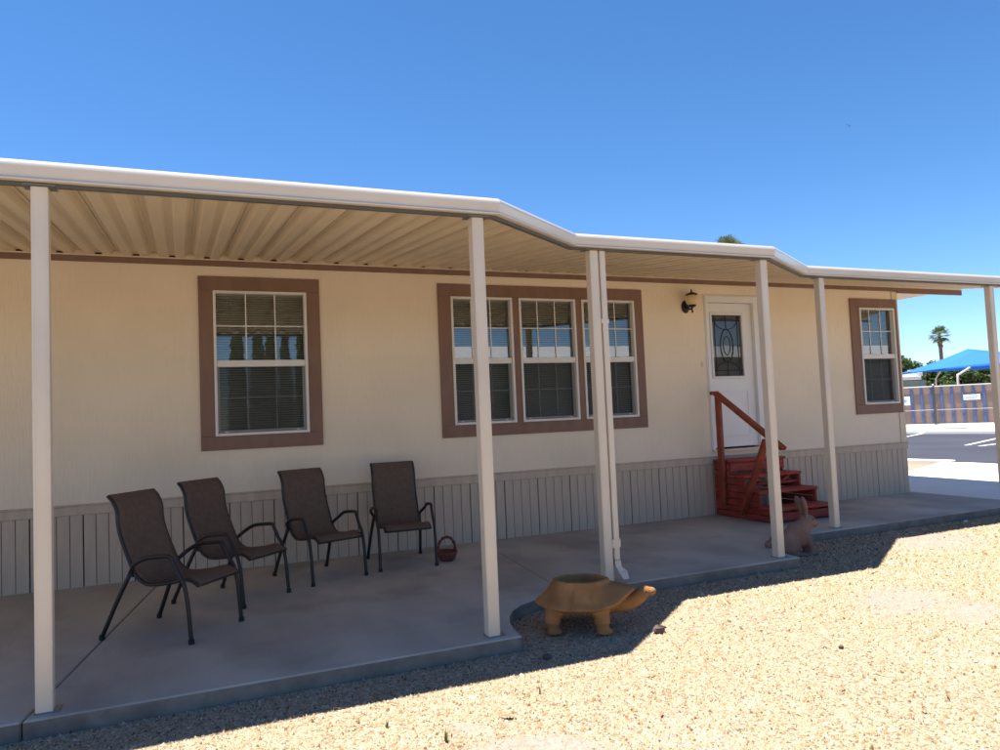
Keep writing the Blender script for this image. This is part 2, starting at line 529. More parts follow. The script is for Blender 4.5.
# patio slab in three pours, joints between them left open
jg = 0.003
def j1(y): return -0.23 + (y+0.323)*(0.416/2.53)     # joint lines x(y)
def j2(y): return 2.842 + (y+0.753)*(0.187/1.62)
notchA = [(1.885, -3.345), (1.905, -3.18), (1.945, -3.02), (2.005, -2.88), (2.085, -2.755), (2.19, -2.655), (2.33, -2.58), (2.48, -2.54)]
poly_slab('patio_slab', [(-6.5, -3.345), (j1(-3.345)-jg, -3.345), (j1(0)-jg, 0.0), (-6.5, 0.0)], -0.22, 0.0, 'concrete', 'grey concrete patio slab behind the joint at the end post')
poly_slab('patio_slab', [(j1(-3.345)+jg, -3.345)] + notchA + [(j2(-2.53)-jg, -2.53), (j2(0)-jg, 0.0), (j1(0)+jg, 0.0)], -0.22, 0.0, 'concrete', 'grey concrete patio slab under the four chairs')
notchB = [(4.945, -2.525), (4.955, -2.40), (5.0, -2.23), (5.10, -2.05), (5.25, -1.88), (5.45, -1.765), (5.70, -1.71), (6.0, -1.70)]
poly_slab('patio_slab', [(j2(-2.525)+jg, -2.525)] + notchB + [(9.6, -1.645), (9.6, 0.0), (j2(0)+jg, 0.0)], -0.22, 0.0, 'concrete', 'grey concrete patio slab under the red steps')
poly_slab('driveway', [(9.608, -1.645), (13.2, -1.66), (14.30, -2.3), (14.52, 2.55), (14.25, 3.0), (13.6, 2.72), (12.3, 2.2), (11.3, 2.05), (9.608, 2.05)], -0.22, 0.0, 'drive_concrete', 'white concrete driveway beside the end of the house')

# street
T = Vector((0.17, -0.985, 0)).normalized(); N = Vector((T.y*-1, T.x, 0))
def st(off, along, z): p = N*off + T*along; return (p.x, p.y, z)
def strip(o0, o1, a0, a1, z): return MB().add([st(o0, a0, z), st(o1, a0, z), st(o1, a1, z), st(o0, a1, z)], [(0, 1, 2, 3)])
tag(strip(15.05, 28.0, -90, 60, -0.07).build('road', 'asphalt'), 'grey asphalt street and parking lane beyond the driveway', 'road', kind='structure')
k = MB()
for a0, a1 in ((-60, -0.45), (3.9, 40)):
    pts = [st(14.92, a, z) for a in (a0, a1) for z in (0,)]
    k.bar(st(14.97, a0, -0.06), st(14.97, a1, -0.06), 0.16, 0.16)
tag(k.build('curb', 'curb', bevel=0.02), 'pale concrete kerb along the street', 'kerb', kind='structure')
b = MB(); b.add([st(28.0, -90, 0.02), st(40.5, -90, 0.02), st(40.5, 60, 0.02), st(28.0, 60, 0.02), st(28.0, -90, -0.2), st(28.0, 60, -0.2)], [(0, 1, 2, 3), (0, 3, 5, 4)])
tag(b.build('pavement', 'far_concrete'), 'bright pale pavement along the foot of the striped wall', 'paving', kind='structure')
# painted parking lines and storm drain
def road_line(p, q, w=0.11):
    p = Vector((p[0], p[1], -0.065)); q = Vector((q[0], q[1], -0.065)); d = (q-p).normalized(); n = Vector((-d.y, d.x, 0))*w/2
    return MB().add([p+n, p-n, q-n, q+n], [(0, 1, 2, 3)])
for p, q in (((20.4, 6.72), (25.6, 8.8)), ((20.2, 6.2), (26.0, 7.3)), ((22.0, 10.6), (27.0, 12.9))):
    tag(road_line(p, q).build('parking_line', 'white_line'), 'white painted parking line on the asphalt', 'road marking', kind='structure')
dr = MB(); dr.box(-1.0, 1.0, -0.35, 0.35, 0, 0.03)
o = dr.build('storm_drain', 'asphalt', bevel=0.01); o.location = (28.6, 13.4, 0.005); o.rotation_euler = (0, 0, math.atan2(T.y, T.x)); tag(o, 'grey patch of a storm drain in the bright pavement', 'drain')

# ================================================================== HOUSE
house = empty('manufactured_house', (1.5, 4.0, 0.0))
tag(house, 'cream manufactured house with brown window surrounds and grey skirting', 'house')
HO = Vector((1.5, 4.0, 0.0))
def hb(mb, name, m, parent=None, **kw):
    """build in world coordinates as a part of the house"""
    o = mb.build(name, m, parent or house, **kw)
    if parent is None: o.location = -HO
    return o
XL, XR = -6.5, 9.5219
WIN = [  # outer x0,x1,z0,z1 ; white frames
    dict(o=(0.157, 1.290, 1.130, 2.794), fr=[(0.285, 1.160, 1.263, 2.658)], nm='single', cols=3),
    dict(o=(2.547, 5.148, 1.130, 2.794), fr=[(2.688, 3.417, 1.262, 2.658), (3.498, 4.222, 1.262, 2.658), (4.304, 5.027, 1.262, 2.658)], nm='triple', cols=3),
    dict(o=(8.594, 9.508, 1.146, 2.771), fr=[(8.757, 9.442, 1.278, 2.643)], nm='end', cols=3)]
DOOR = (6.145, 6.863, 0.824, 2.663)
opens = [f for w in WIN for f in w['fr']] + [(6.10, 6.908, 0.78, 2.71)]
xs = sorted({XL, XR, -3.0} | {v for f in opens for v in f[:2]})
zs = sorted({0.64, 2.97} | {v for f in opens for v in f[2:]})
w = MB()
def inside(x, z): return any(f[0] < x < f[1] and f[2] < z < f[3] for f in opens)
for i in range(len(xs)-1):
    for j in range(len(zs)-1):
        if inside((xs[i]+xs[i+1])/2, (zs[j]+zs[j+1])/2): continue
        x0, x1, z0, z1 = xs[i], xs[i+1], zs[j], zs[j+1]
        w.add([(x0, 0, z0), (x1, 0, z0), (x1, 0, z1), (x0, 0, z1)], [(0, 1, 2, 3)])
        w.add([(x0, .12, z0), (x1, .12, z0), (x1, .12, z1), (x0, .12, z1)], [(3, 2, 1, 0)])
for x0, x1, z0, z1 in opens:
    c = [(x0, z0), (x1, z0), (x1, z1), (x0, z1)]
    for a in range(4):
        p, q = c[a], c[(a+1) % 4]
        w.add([(p[0], 0, p[1]), (q[0], 0, q[1]), (q[0], .12, q[1]), (p[0], .12, p[1])], [(0, 1, 2, 3)])
hb(w, 'siding', 'siding')
w = MB()
w.add([(XR, 0, 0.6), (XR, 8, 0.6), (XR, 8, 2.97), (XR, 0, 2.97)], [(0, 1, 2, 3)])
w.add([(XL, 0, 0.6), (XL, 8, 0.6), (XL, 8, 2.97), (XL, 0, 2.97)], [(0, 3, 2, 1)])
w.add([(XL, 8, 0.6), (XR, 8, 0.6), (XR, 8, 2.97), (XL, 8, 2.97)], [(0, 3, 2, 1)])
hb(w, 'wall', 'siding')
hb(MB().box(XL+.15, XR-.15, .3, 7.8, 0.60, 0.66), 'interior_floor', 'interior')
hb(MB().add([(XL+.1, 3.0, .66), (XR-.1, 3.0, .66), (XR-.1, 3.0, 2.9), (XL+.1, 3.0, 2.9)], [(0, 1, 2, 3)]), 'interior_wall', 'interior')
# front roof edge, soffit at the gable end, low roof
hb(MB().box(XL-.3, 10.92, 0.0, 8.3, 2.97, 3.03), 'soffit', 'corner')
rf = MB(); rf.add([(XL-.35, -.03, 3.035), (10.94, -.03, 3.035), (10.94, 8.35, 3.035), (XL-.35, 8.35, 3.035), (XL-.35, 4.1, 3.55), (10.94, 4.1, 3.55)],
                  [(0, 1, 5, 4), (2, 3, 4, 5), (1, 2, 5), (3, 0, 4), (0, 3, 2, 1)])
hb(rf, 'roof', 'roof_shingle')
hb(MB().box(XL-.3, 9.53, -.030, -.001, 2.893, 2.949), 'eave_trim', 'brown_trim', bevel=0.003)
hb(MB().box(9.532, 10.925, -.030, -.003, 2.868, 2.962), 'gable_fascia', 'brown_trim', bevel=0.003)
hb(MB().box(9.432, 9.545, -.014, -.0008, 0.72, 2.891).box(9.5225, 9.545, 0.0, 0.12, 0.72, 2.96), 'corner_trim', 'corner', bevel=0.003)
# skirting: cap rail, lip and single boards
hb(MB().box(XL, 9.548, -.020, 0.018, 0.628, 0.708), 'skirting_rail', 'skirt', bevel=0.004)
hb(MB().box(XL, 9.552, -.028, -.0005, 0.7085, 0.722), 'skirting_lip', 'skirt', bevel=0.003)
hb(MB().box(XL, 9.538, 0.004, 0.03, -0.05, 0.627), 'skirting_backing', 'skirt_gap')
hb(MB().add([(9.545, .03, -.05), (9.545, 8, -.05), (9.545, 8, .72), (9.545, .03, .72)], [(0, 1, 2, 3)]), 'skirting_end', 'skirt')
pitch = 0.4064/4
narrow = MB().box(0.0025, pitch-0.0025, -.006, 0.004, -0.05, 0.640).mesh('skirting_board', 'skirt', bevel=0.002)
wide = MB().box(0.008, pitch-0.0025, -.006, 0.004, -0.05, 0.640).mesh('skirting_board', 'skirt', bevel=0.002)
x = 9.538 - pitch*158
i = 0
while x < 9.53:
    if x + pitch > -2.4:
        me = wide if i % 4 == 0 else narrow
        o = bpy.data.objects.new('skirting_board', me)
        o.location = Vector((x, random.uniform(-.0012, .0012), 0)) - HO
        link(o, house)
    x += pitch; i += 1
hb(MB().box(XL, -2.42, -.006, 0.003, -0.05, 0.640), 'skirting_panel', 'skirt')

def make_window(spec):
    x0, x1, z0, z1 = spec['o']
    fr = spec['fr']
    root = None
    t = MB()
    ty0, ty1 = -.024, -.0015
    fx0, fx1, fz0, fz1 = fr[0][0], fr[-1][1], fr[0][2], fr[0][3]
    gap = 0.001
    t.box(x0, x1, ty0, ty1, fz1+gap, z1)
    t.box(x0, x1, ty0, ty1, z0, fz0-gap)
    t.box(x0, fx0-gap, ty0, ty1, fz0-gap*.5, fz1+gap*.5)
    t.box(fx1+gap, x1, ty0, ty1, fz0-gap*.5, fz1+gap*.5)
    for a, b2 in zip(fr[:-1], fr[1:]):
        t.box(a[1]+gap, b2[0]-gap, ty0, ty1, fz0-gap*.5, fz1+gap*.5)
    win = hb(t, 'window', 'brown_trim', bevel=0.003)
    zm = fz0 + (fz1-fz0)*0.495
    for (a, b2, c, d) in fr:
        fw = 0.026
        f = MB()
        y0, y1 = -.034, 0.075
        f.box(a, a+fw, y0, y1, c, d); f.box(b2-fw, b2, y0, y1, c, d)
        f.box(a+fw, b2-fw, y0+.0005, y1, d-fw, d); f.box(a+fw, b2-fw, y0+.0005, y1, c, c+fw)
        f.build('frame', 'vinyl', win, bevel=0.003)
        MB().box(a+fw, b2-fw, -.020, 0.055, zm-.032, zm+.032).build('meeting_rail', 'vinyl', win, bevel=0.004)
        # lower sash
        s2 = 0.022; la, lb, lc, ld = a+fw+.002, b2-fw-.002, c+fw+.002, zm-.033
        m = MB(); m.box(la, la+s2, .018, .05, lc, ld); m.box(lb-s2, lb, .018, .05, lc, ld)
        m.box(la+s2, lb-s2, .019, .05, lc, lc+s2); m.build('sash', 'vinyl', win, bevel=0.002)
        # panes
        MB().add([(a+fw, .030, zm+.03), (b2-fw, .030, zm+.03), (b2-fw, .030, d-fw), (a+fw, .030, d-fw)], [(0, 1, 2, 3)]).build('pane', 'glass', win, keep=True)
        MB().add([(la+s2, .040, lc+s2), (lb-s2, .040, lc+s2), (lb-s2, .040, ld), (la+s2, .040, ld)], [(0, 1, 2, 3)]).build('pane', 'glass_low', win, keep=True)
        MB().add([(la, .010, lc), (lb, .010, lc), (lb, .010, ld), (la, .010, ld)], [(0, 1, 2, 3)]).build('insect_screen', 'screen_mesh', win)
        # muntins
        n = spec['cols']; zu = zm+.03 + (d-fw-zm-.03)*0.52
        for kk in range(1, n):
            xc = a+fw + (b2-a-2*fw)*kk/n
            MB().box(xc-.006, xc+.006, .021, .027, zm+.032, d-fw).build('muntin', 'vinyl', win)
            MB().box(xc-.006, xc+.006, .045, .050, lc+s2, ld).build('muntin', 'vinyl', win)
        MB().box(a+fw, b2-fw, .0205, .0265, zu-.006, zu+.006).build('muntin', 'vinyl', win)
        zl = (lc+ld)/2 + .02
        MB().box(la+s2, lb-s2, .0445, .0495, zl-.006, zl+.006).build('muntin', 'vinyl', win)
        # sash lifts
        MB().box(la+.06, la+.09, .008, .018, lc+.003, lc+.013).box(lb-.09, lb-.06, .008, .018, lc+.003, lc+.013).build('latch', 'vinyl', win)
        # blind slats behind the glass
        bl = MB(); z = c+.03; q = 0
        while z < d-.03:
            yy = .105; tl = .0095
            bl.add([(a+.03, yy-.011, z-tl), (b2-.03, yy-.011, z-tl), (b2-.03, yy+.011, z+tl), (a+.03, yy+.011, z+tl)], [(0, 1, 2, 3)])
            z += 0.0235; q += 1
        o = bl.build('blind_slats', 'blind', win); o['kind'] = 'stuff'
        MB().box(a+.02, b2-.02, .085, .115, d-.035, d-.005).build('blind_rail', 'blind', win)
    return win
for s_spec in WIN: make_window(s_spec)

# door
dx0, dx1, dz0, dz1 = DOOR
j = MB()
j.box(6.098, 6.142, -.020, .11, .80, 2.75); j.box(6.866, 6.925, -.020, .11, .80, 2.75); j.box(6.142, 6.866, -.0195, .11, 2.668, 2.75)
j.box(6.085, 6.097, -.012, -.001, .80, 2.765).box(6.926, 6.955, -.012, -.001, .80, 2.765).box(6.097, 6.926, -.012, -.001, 2.751, 2.765)
door = MB().box(dx0, dx1, .035, .075, dz0, 1.715).box(dx0, 6.215, .035, .075, 1.715, 2.522).box(6.702, dx1, .035, .075, 1.715, 2.522).box(dx0, dx1, .035, .075, 2.522, dz1)
door = hb(door, 'door', 'door_paint')
hb(j, 'door_jamb', 'door_paint', bevel=0.003)
hb(MB().box(6.09, 6.93, -.05, .11, .775, .80), 'threshold', 'corner', bevel=0.004)
fr = MB()
for (a, b2, c, d) in ((6.190, 6.727, 2.510, 2.545), (6.190, 6.727, 1.690, 1.725), (6.190, 6.222, 1.7255, 2.5095), (6.695, 6.727, 1.7255, 2.5095)):
    fr.box(a, b2, .018, .0355, c, d)
fr.build('glass_frame', 'vinyl', door, bevel=0.005)
fr = MB()
for (a, b2, c, d) in ((6.25, 6.76, 1.52, 1.545), (6.25, 6.76, .95, .975), (6.25, 6.275, .9755, 1.5195), (6.735, 6.76, .9755, 1.5195)):
    fr.box(a, b2, .026, .0352, c, d)
fr.build('panel_moulding', 'door_paint', door, bevel=0.004)
MB().add([(6.215, .050, 1.715), (6.702, .050, 1.715), (6.702, .050, 2.522), (6.215, .050, 2.522)], [(0, 1, 2, 3)]).build('pane', 'glass_door', door, keep=True)
cm = MB()
def came(pts, r=.0045): cm.tube([(p[0], .046, p[1]) for p in pts], r, 6)
cx, cz = 6.4585, 2.1185
came([(6.275, 1.73), (6.275, 2.51)]); came([(6.642, 1.73), (6.642, 2.51)])
came([(6.22, 1.80), (6.70, 1.80)]); came([(6.22, 2.44), (6.70, 2.44)])
came([(cx+.10*math.sin(t)*(1), cz+.21*math.cos(t)) for t in np.linspace(0, 2*PI, 25)], .006)
came([(cx+.055*math.sin(t), cz+.12*math.cos(t)) for t in np.linspace(0, 2*PI, 21)])
came([(cx, 2.33), (cx, 2.51)]); came([(cx, 1.91), (cx, 1.73)])
came([(6.22, cz), (cx-.1, cz)]); came([(cx+.1, cz), (6.70, cz)])
for sx in (-1, 1):
    for sz in (-1, 1):
        came([(cx+sx*(.0+.18*math.sin(q*PI/2)), cz+sz*(.21+.115*(1-math.cos(q*PI/2)))) for q in np.linspace(0, 1, 9)])
cm.build('lead_came', 'lantern_metal', door)
MB().add([(6.16, .085, .85), (6.85, .085, .85), (6.85, .085, 2.64), (6.16, .085, 2.64)], [(0, 1, 2, 3)]).build('privacy_film', 'interior', door)
hb(MB().box(6.00, 6.03, -.014, -.001, 1.85, 1.91), 'doorbell', 'corner', bevel=0.004)

# wall lantern beside the door
lan = empty('wall_lantern', (5.80, 0.0, 2.60))
tag(lan, 'black carriage lantern with amber glass globe on the wall by the door', 'wall lamp')
o = MB().lathe([(.001, .0), (.058, .0), (.062, .006), (.05, .014), (.03, .02), (.001, .022)], seg=20).build('back_plate', 'lantern_metal', lan, smooth=True)
o.rotation_euler = (PI/2, 0, 0); o.scale = (1, 1.3, 1); o.location = (0, -.001, 0)
MB().tube(smooth_path([(0, -.02, .0), (0, -.07, -.03), (0, -.11, -.045), (0, -.14, -.03), (0, -.14, -.015)], 5), .011, 8).tube(smooth_path([(0, -.14, -.04), (0, -.14, -.075)], 3), .008, 8).ellipsoid((0, -.14, -.078), (.013, .013, .015)).build('arm', 'lantern_metal', lan, smooth=True)
auto_smooth(MB().lathe([(.02, .0), (.045, .012), (.052, .022), (.05, .03)], (0, -.14, -.025)).build('cup', 'lantern_metal', lan))
auto_smooth(MB().lathe([(.045, .03), (.066, .055), (.078, .09), (.08, .115), (.074, .14), (.062, .16)], (0, -.14, -.03)).build('globe', 'lantern_glass', lan))
auto_smooth(MB().lathe([(.074, .155), (.078, .16), (.06, .178), (.03, .19), (.012, .194), (.012, .202), (.006, .205), (.011, .212), (.009, .222), (.002, .232)], (0, -.14, -.03)).build('cap', 'lantern_metal', lan))

# ================================================================== AWNING
aw = empty('patio_awning', (3.0, -1.7, 0.0))
tag(aw, 'long almond metal patio awning on square posts with a stepped gutter edge', 'awning')
AO = Vector((3.0, -1.7, 0.0))
def ab(mb, name, m, parent=None, **kw):
    o = mb.build(name, m, parent or aw, **kw)
    if parent is None: o.location = -AO
    return o
YA, YB, YC = -3.34, -2.515, -1.67
GP = [(-6.6, YA, 2.612), (1.862, YA, 2.612), (2.873, YB, 2.650), (4.885, YB, 2.648), (6.145, YC, 2.698), (10.95, YC, 2.690)]
prof = [(-.050, .004), (-.012, .0), (-.003, .002), (.0, .008), (-.003, .014), (-.010, .018), (.001, .062), (.003, .070), (.001, .080), (-.005, .092), (-.013, .101), (-.024, .106), (-.030, .104), (-.032, .014), (-.050, .014)]
gut = MB().extrude_profile(GP, prof)
auto_smooth(ab(gut, 'gutter', 'gutter_paint'), 24)
ab(MB().extrude_profile(GP, [(-.084, -.014), (-.052, -.014), (-.052, .022), (-.084, .022)]), 'header_channel', 'header_dark')  # channel coloured dark to carry the shadow under the gutter
def joint_strap(px, y, z):
    return MB().extrude_profile([(px-.016, y, z), (px+.016, y, z)], [(a+(.0025 if a > -.05 else 0), c) for a, c in prof])
# W pans, one object each
def edge_y(x):
    for (x0, y0, _), (x1, y1, _) in zip(GP[:-1], GP[1:]):
        if x0 <= x <= x1: return y0 + (y1-y0)*(x-x0)/(x1-x0)
    return YC
SL = 0.099; ZW = 2.958
PW = 0.305
prof_pan = [(0.0, 0.050), (0.003, 0.040), (0.024, 0.040), (0.052, 0.0), (0.116, 0.0), (0.132, 0.020), (0.173, 0.020), (0.189, 0.0), (0.253, 0.0), (0.281, 0.040), (0.301, 0.040), (0.3025, 0.054), (0.316, 0.054)]
seam0 = 0.396
def front_z(x):
    for (x0, _, z0), (x1, _, z1) in zip(GP[:-1], GP[1:]):
        if x0 <= x <= x1: return z0 + (z1-z0)*(x-x0)/(x1-x0) + .022
    return GP[-1][2] + .022
def pan_mesh(x0):
    vs = []; n = len(prof_pan)
    prof_x = [x0+p for p, _ in prof_pan]
    for px, (p, dz) in zip(prof_x, prof_pan):
        vs.append((p, 0, ZW+dz))
    for px, (p, dz) in zip(prof_x, prof_pan):
        y = edge_y(px) + .065
        vs.append((p, y, front_z(px)+dz))
    fs = [(i, i+1, n+i+1, n+i) for i in range(n-1)]
    m = MB().add(vs, fs)
    o2 = len(m.v)
    m.add([(v[0], v[1], v[2]+.0025) for v in vs], [tuple(reversed(f)) for f in fs])
    return m
cache = {}
n0 = int(math.floor((-3.6-seam0)/PW)); n1 = int(math.ceil((10.9-seam0)/PW))
for kk in range(n0, n1):
    x0 = seam0 + kk*PW
    if x0+PW > 10.95: break
    key = (round(edge_y(x0), 4), round(edge_y(x0+PW/2), 4), round(edge_y(x0+PW), 4))
    if key not in cache:
        m = pan_mesh(x0)
        me = m.mesh('roof_pan', 'pan_paint')
        cache[key] = me
    o = bpy.data.objects.new('roof_pan', cache[key])
    o.location = Vector((x0, -.012, random.uniform(-.0015, .0015))) - AO
    link(o, aw)
ab(MB().add([(-6.5, -.012, ZW+.06), (seam0+n0*PW-.002, -.012, ZW+.06), (seam0+n0*PW-.002, YA+.05, ZW+.06+SL*(YA+.05)), (-6.5, YA+.05, ZW+.06+SL*(YA+.05))], [(0, 1, 2, 3)]), 'roof_sheet', 'pan_paint')
# hanging rail at the wall with closure tabs under each seam
ab(MB().box(-6.5, 10.92, -.050, -.033, 2.944, 2.9562), 'wall_rail', 'almond', bevel=0.002)
ab(MB().box(-6.5, 10.92, -.030, -.0305+.012, 2.9505, 3.0), 'wall_flashing', 'dark_gap')  # near-black strip stands for the shade in gaps between closure tabs
tab = MB().add([(-.065, 0, .0), (.065, 0, .0), (.028, -.0, .040), (-.028, 0, .040), (-.065, -.012, -.0), (.065, -.012, 0), (.028, -.012, .036), (-.028, -.012, .036)],
               [(0, 1, 2, 3), (4, 7, 6, 5), (0, 4, 5, 1), (1, 5, 6, 2), (2, 6, 7, 3), (3, 7, 4, 0)]).mesh('closure_tab', 'pan_paint')
for kk in range(n0, n1):
    x0 = seam0 + kk*PW
    o = bpy.data.objects.new('closure_tab', tab)
    o.location = Vector((x0, -.042, 2.957)) - AO
    link(o, aw)

# posts
PWD = 0.0762
posts = [(-.6808, -3.2798, 2.612), (1.6919, -3.2798, 2.612), (3.0169, -2.4553, 2.650), (4.7638, -2.4553, 2.648), (6.3493, -1.6097, 2.697), (9.1507, -1.6097, 2.692)]
def post(x0, y0, h):
    m = MB().box(x0, x0+PWD, y0, y0+PWD, 0.002, h-.002)
    p = ab(m, 'post', 'almond', bevel=0.004)
    MB().box(x0-.035, x0+PWD+.035, y0-.018, y0+PWD+.01, h-.010, h-.003).build('bracket', 'grey_metal', p)
    MB().box(x0-.006, x0+PWD+.03, y0-.004, y0+PWD+.012, .0005, .006).build('base_plate', 'grey_metal', p)
    # fluted edge lines on the faces
    MB().box(x0+.010, x0+.013, y0-.0012, y0+.001, .01, h-.015).box(x0+PWD-.013, x0+PWD-.010, y0-.0012, y0+.001, .01, h-.015).build('flute', 'almond', p)
    return p
for p in posts: post(*p)
# downspout beside the middle post
ds = MB()
ds.box(3.108, 3.160, -2.455, -2.385, 0.17, 2.655)
dsp = ab(ds, 'downspout', 'almond', bevel=0.006)
el = MB()
a = [(3.108, -2.455, .17), (3.160, -2.455, .17), (3.160, -2.385, .17), (3.108, -2.385, .17)]
b3 = [(3.110, -2.462, .12), (3.162, -2.462, .12), (3.166, -2.392, .135), (3.114, -2.392, .135)]
c3 = [(3.130, -2.535, .035), (3.180, -2.535, .035), (3.190, -2.50, .085), (3.140, -2.50, .085)]
el.add(a+b3+c3, [(i, (i+1) % 4, (i+1) % 4+4, i+4) for i in range(4)] + [(i+4, (i+1) % 4+4, (i+1) % 4+8, i+8) for i in range(4)])
el.build('elbow', 'almond', dsp)
MB().box(3.092, 3.166, -2.4575, -2.38, .27, .335).build('strap', 'almond', dsp)
MB().box(3.094, 3.164, -2.4575, -2.38, 2.05, 2.085).build('strap', 'almond', dsp)
# gutter joints
for gx, gy, gz in ((-2.6, YA, 2.612),):
    ab(joint_strap(gx, gy, gz), 'gutter_strap', 'gutter_paint')

# ================================================================== RED STEPS
stp = empty('wooden_steps', (6.5, -.55, 0.0))
tag(stp, 'dark red wooden steps with a handrail leading up to the white door', 'steps')
SO = Vector((6.5, -.55, 0.0))
def sb(mb, name, m='redwood', parent=None, **kw):
    kw.setdefault('bevel', .006)
    o = mb.build(name, m, parent or stp, **kw)
    if parent is None: o.location = -SO
    return o
X0, X1 = 6.075, 6.955
TR = [(-.06, -.31, .685), (-.29, -.56, .513), (-.54, -.80, .342), (-.78, -1.045, .171)]   # back, front, top
th = .034
for n_, (yb, yf, zt) in enumerate(TR):
    mid = (yb+yf)/2
    if n_ == 0: yb = -.035
    for (q0, q1) in ((yf-.015, mid-.004), (mid+.004, yb)):
        sb(MB().box(X0-.012, X1+.012, q0, q1, zt-th, zt+random.uniform(-.002, .002)), 'tread')
# risers: landing closed, the rest partly open
sb(MB().box(X0+.03, X1-.0, -.305, -.272, .535, .648), 'riser')
sb(MB().box(X0+.04, X1-.04, -1.02, -.99, .018, .115), 'riser')
sb(MB().box(X0+.04, X1-.04, -.525, -.50, .375, .41), 'riser')
for xx in (X0+.22, X1-.20):
    sb(MB().bar((xx-.12, -.47, .36), (xx+.10, -.47, .475), .035, .07, (0, 1, 0)), 'brace')
    sb(MB().bar((xx+.22, -.44, .36), (xx-.02, -.44, .475), .035, .07, (0, 1, 0)), 'brace')
# closed sides of stacked boards following the steps
for xs0, xs1 in ((X0, X0+.036), (X1-.036, X1)):
    for z0, z1, yf in ((.006, .150, -1.02), (.158, .305, -.775), (.312, .478, -.535), (.486, .648, -.285)):
        h = (z1-z0-.006)/2
        sb(MB().box(xs0+random.uniform(-.002, .002), xs1, yf, -.03, z0, z0+h), 'side_board')
        sb(MB().box(xs0+random.uniform(-.002, .002), xs1, yf, -.03, z0+h+.006, z1), 'side_board')
    # front upright at each step
    for z0, z1, yf in ((.006, .137, -1.02), (.172, .306, -.775), (.344, .478, -.535)):
        sb(MB().box(xs0+.002, xs1-.002, yf-.001-.034, yf-.001, z0, z1), 'upright')
# handrail on the near side
xr = 6.03
sb(MB().bar((xr+.012, -.225, .15), (xr+.012, -.225, 1.49), .045, .085, (0, 1, 0)), 'rail_post', 'redrail')
sb(MB().bar((xr, -1.015, .95), (xr, -.56, .06), .040, .085, (1, 0, 0)), 'rail_brace', 'redrail')
sb(MB().bar((xr, -1.275, .850), (xr, -.21, 1.50), .085, .045), 'handrail', 'redrail')
sb(MB().bar((xr, -.215, 1.508), (xr, -.135, 1.508), .085, .045), 'handrail_end', 'redrail')

# ================================================================== CHAIRS
RAIL = [(.016, .924), (.055, .885), (.086, .82), (.094, .729), (.117, .645), (.172, .517), (.22, .422), (.272, .372), (.343, .350), (.495, .364), (.605, .386), (.665, .378), (.712, .350)]
ARM = [(.198, .425), (.225, .452), (.268, .490), (.346, .527), (.45, .541), (.535, .543), (.560, .515), (.602, .434), (.640, .375), (.668, .25), (.680, .12), (.690, .012)]
def make_chair():
    root = bpy.data.objects.new('patio_chair', None); root.empty_display_size = .1; link(root)
    U0 = .345
    for s in (-1, 1):
        rp = smooth_path([(u-U0, s*.206, z) for u, z in RAIL], 4)
        MB().tube(rp, .0125, 8).build('side_rail', 'chair_frame', root, smooth=True)
        ap = smooth_path([(u-U0, s*(.222 if i < 1 else .236 if i < 2 else (.262 if i < 6 else .258)), z) for i, (u, z) in enumerate(ARM)], 4)
        leg = MB().tube(ap, .0145, 10, flat=0.9, up=(0, 1, 0)).build('arm_and_leg', 'chair_frame', root, smooth=True)
        MB().tube([(ap[-1].x, ap[-1].y, .0015), (ap[-1].x, ap[-1].y, .03)], .018, 10).build('foot', 'foot_cap', leg)
        lp = [(.205-U0, s*.222, .43), (.12-U0, s*.242, .26), (.0-U0+.004, s*.262, .012)]
        leg = MB().tube(smooth_path(lp, 4), .0145, 10).build('leg', 'chair_frame', root, smooth=True)
        MB().tube([(.004-U0, s*.262, .0015), (.008-U0, s*.262, .03)], .018, 10).build('foot', 'foot_cap', leg)
    for (u, z) in ((.021, .918), (.205, .405), (.704, .350)):
        MB().tube([(u-U0, -.206, z), (u-U0, .206, z)], .011, 8).build('crossbar', 'chair_frame', root, smooth=True)
    # fabric sling, sagging slightly between the rails
    path = smooth_path([(u-U0, 0, z) for u, z in RAIL], 4)
    nW = 10; vs = []; fs = []
    for i, p in enumerate(path):
        d = (path[min(i+1, len(path)-1)]-path[max(i-1, 0)]).normalized()
        nrm = Vector((d.z, 0, -d.x))           # away from the sitter
        for kk in range(nW+1):
            t = kk/nW*2-1
            sag = (1-t*t)*.016*math.sin(PI*min(1, i/(len(path)-1)))
            q = p + nrm*sag + Vector((0, t*.200, 0)) - nrm*.010
            vs.append(q)
    for i in range(len(path)-1):
        for kk in range(nW):
            a = i*(nW+1)+kk
            fs.append((a, a+1, a+nW+2, a+nW+1))
    m = MB().add(vs, fs)
    o = m.build('sling', 'sling', root, smooth=True)
    md = o.modifiers.new('t', 'SOLIDIFY'); md.thickness = .004; md.offset = 0
    return root
def copy_tree(o, parent=None):
    c = o.copy(); link(c); c.parent = parent
    for ch in list(o.children): copy_tree(ch, c)
    return c
chair = make_chair()
CH = [((-.079, -2.000), -39.0, 'brown sling armchair at the end of the row, farthest from the clay basket'),
      ((.336, -1.230), -45.5, 'brown sling armchair second in the row, between the end chair and the third'),
      ((1.095, -.785), -70.0, 'brown sling armchair third in the row, under the gap between the windows'),
      ((1.882, -.62), -94.0, 'brown sling armchair square to the wall, right next to the clay basket')]
for i, ((cx_, cy_), ang, lab) in enumerate(CH):
    c = chair if i == 0 else copy_tree(chair)
    c.location = (cx_, cy_, 0.0); c.rotation_euler = (0, 0, math.radians(ang))
    tag(c, lab, 'chair', 'sling chairs along the wall')

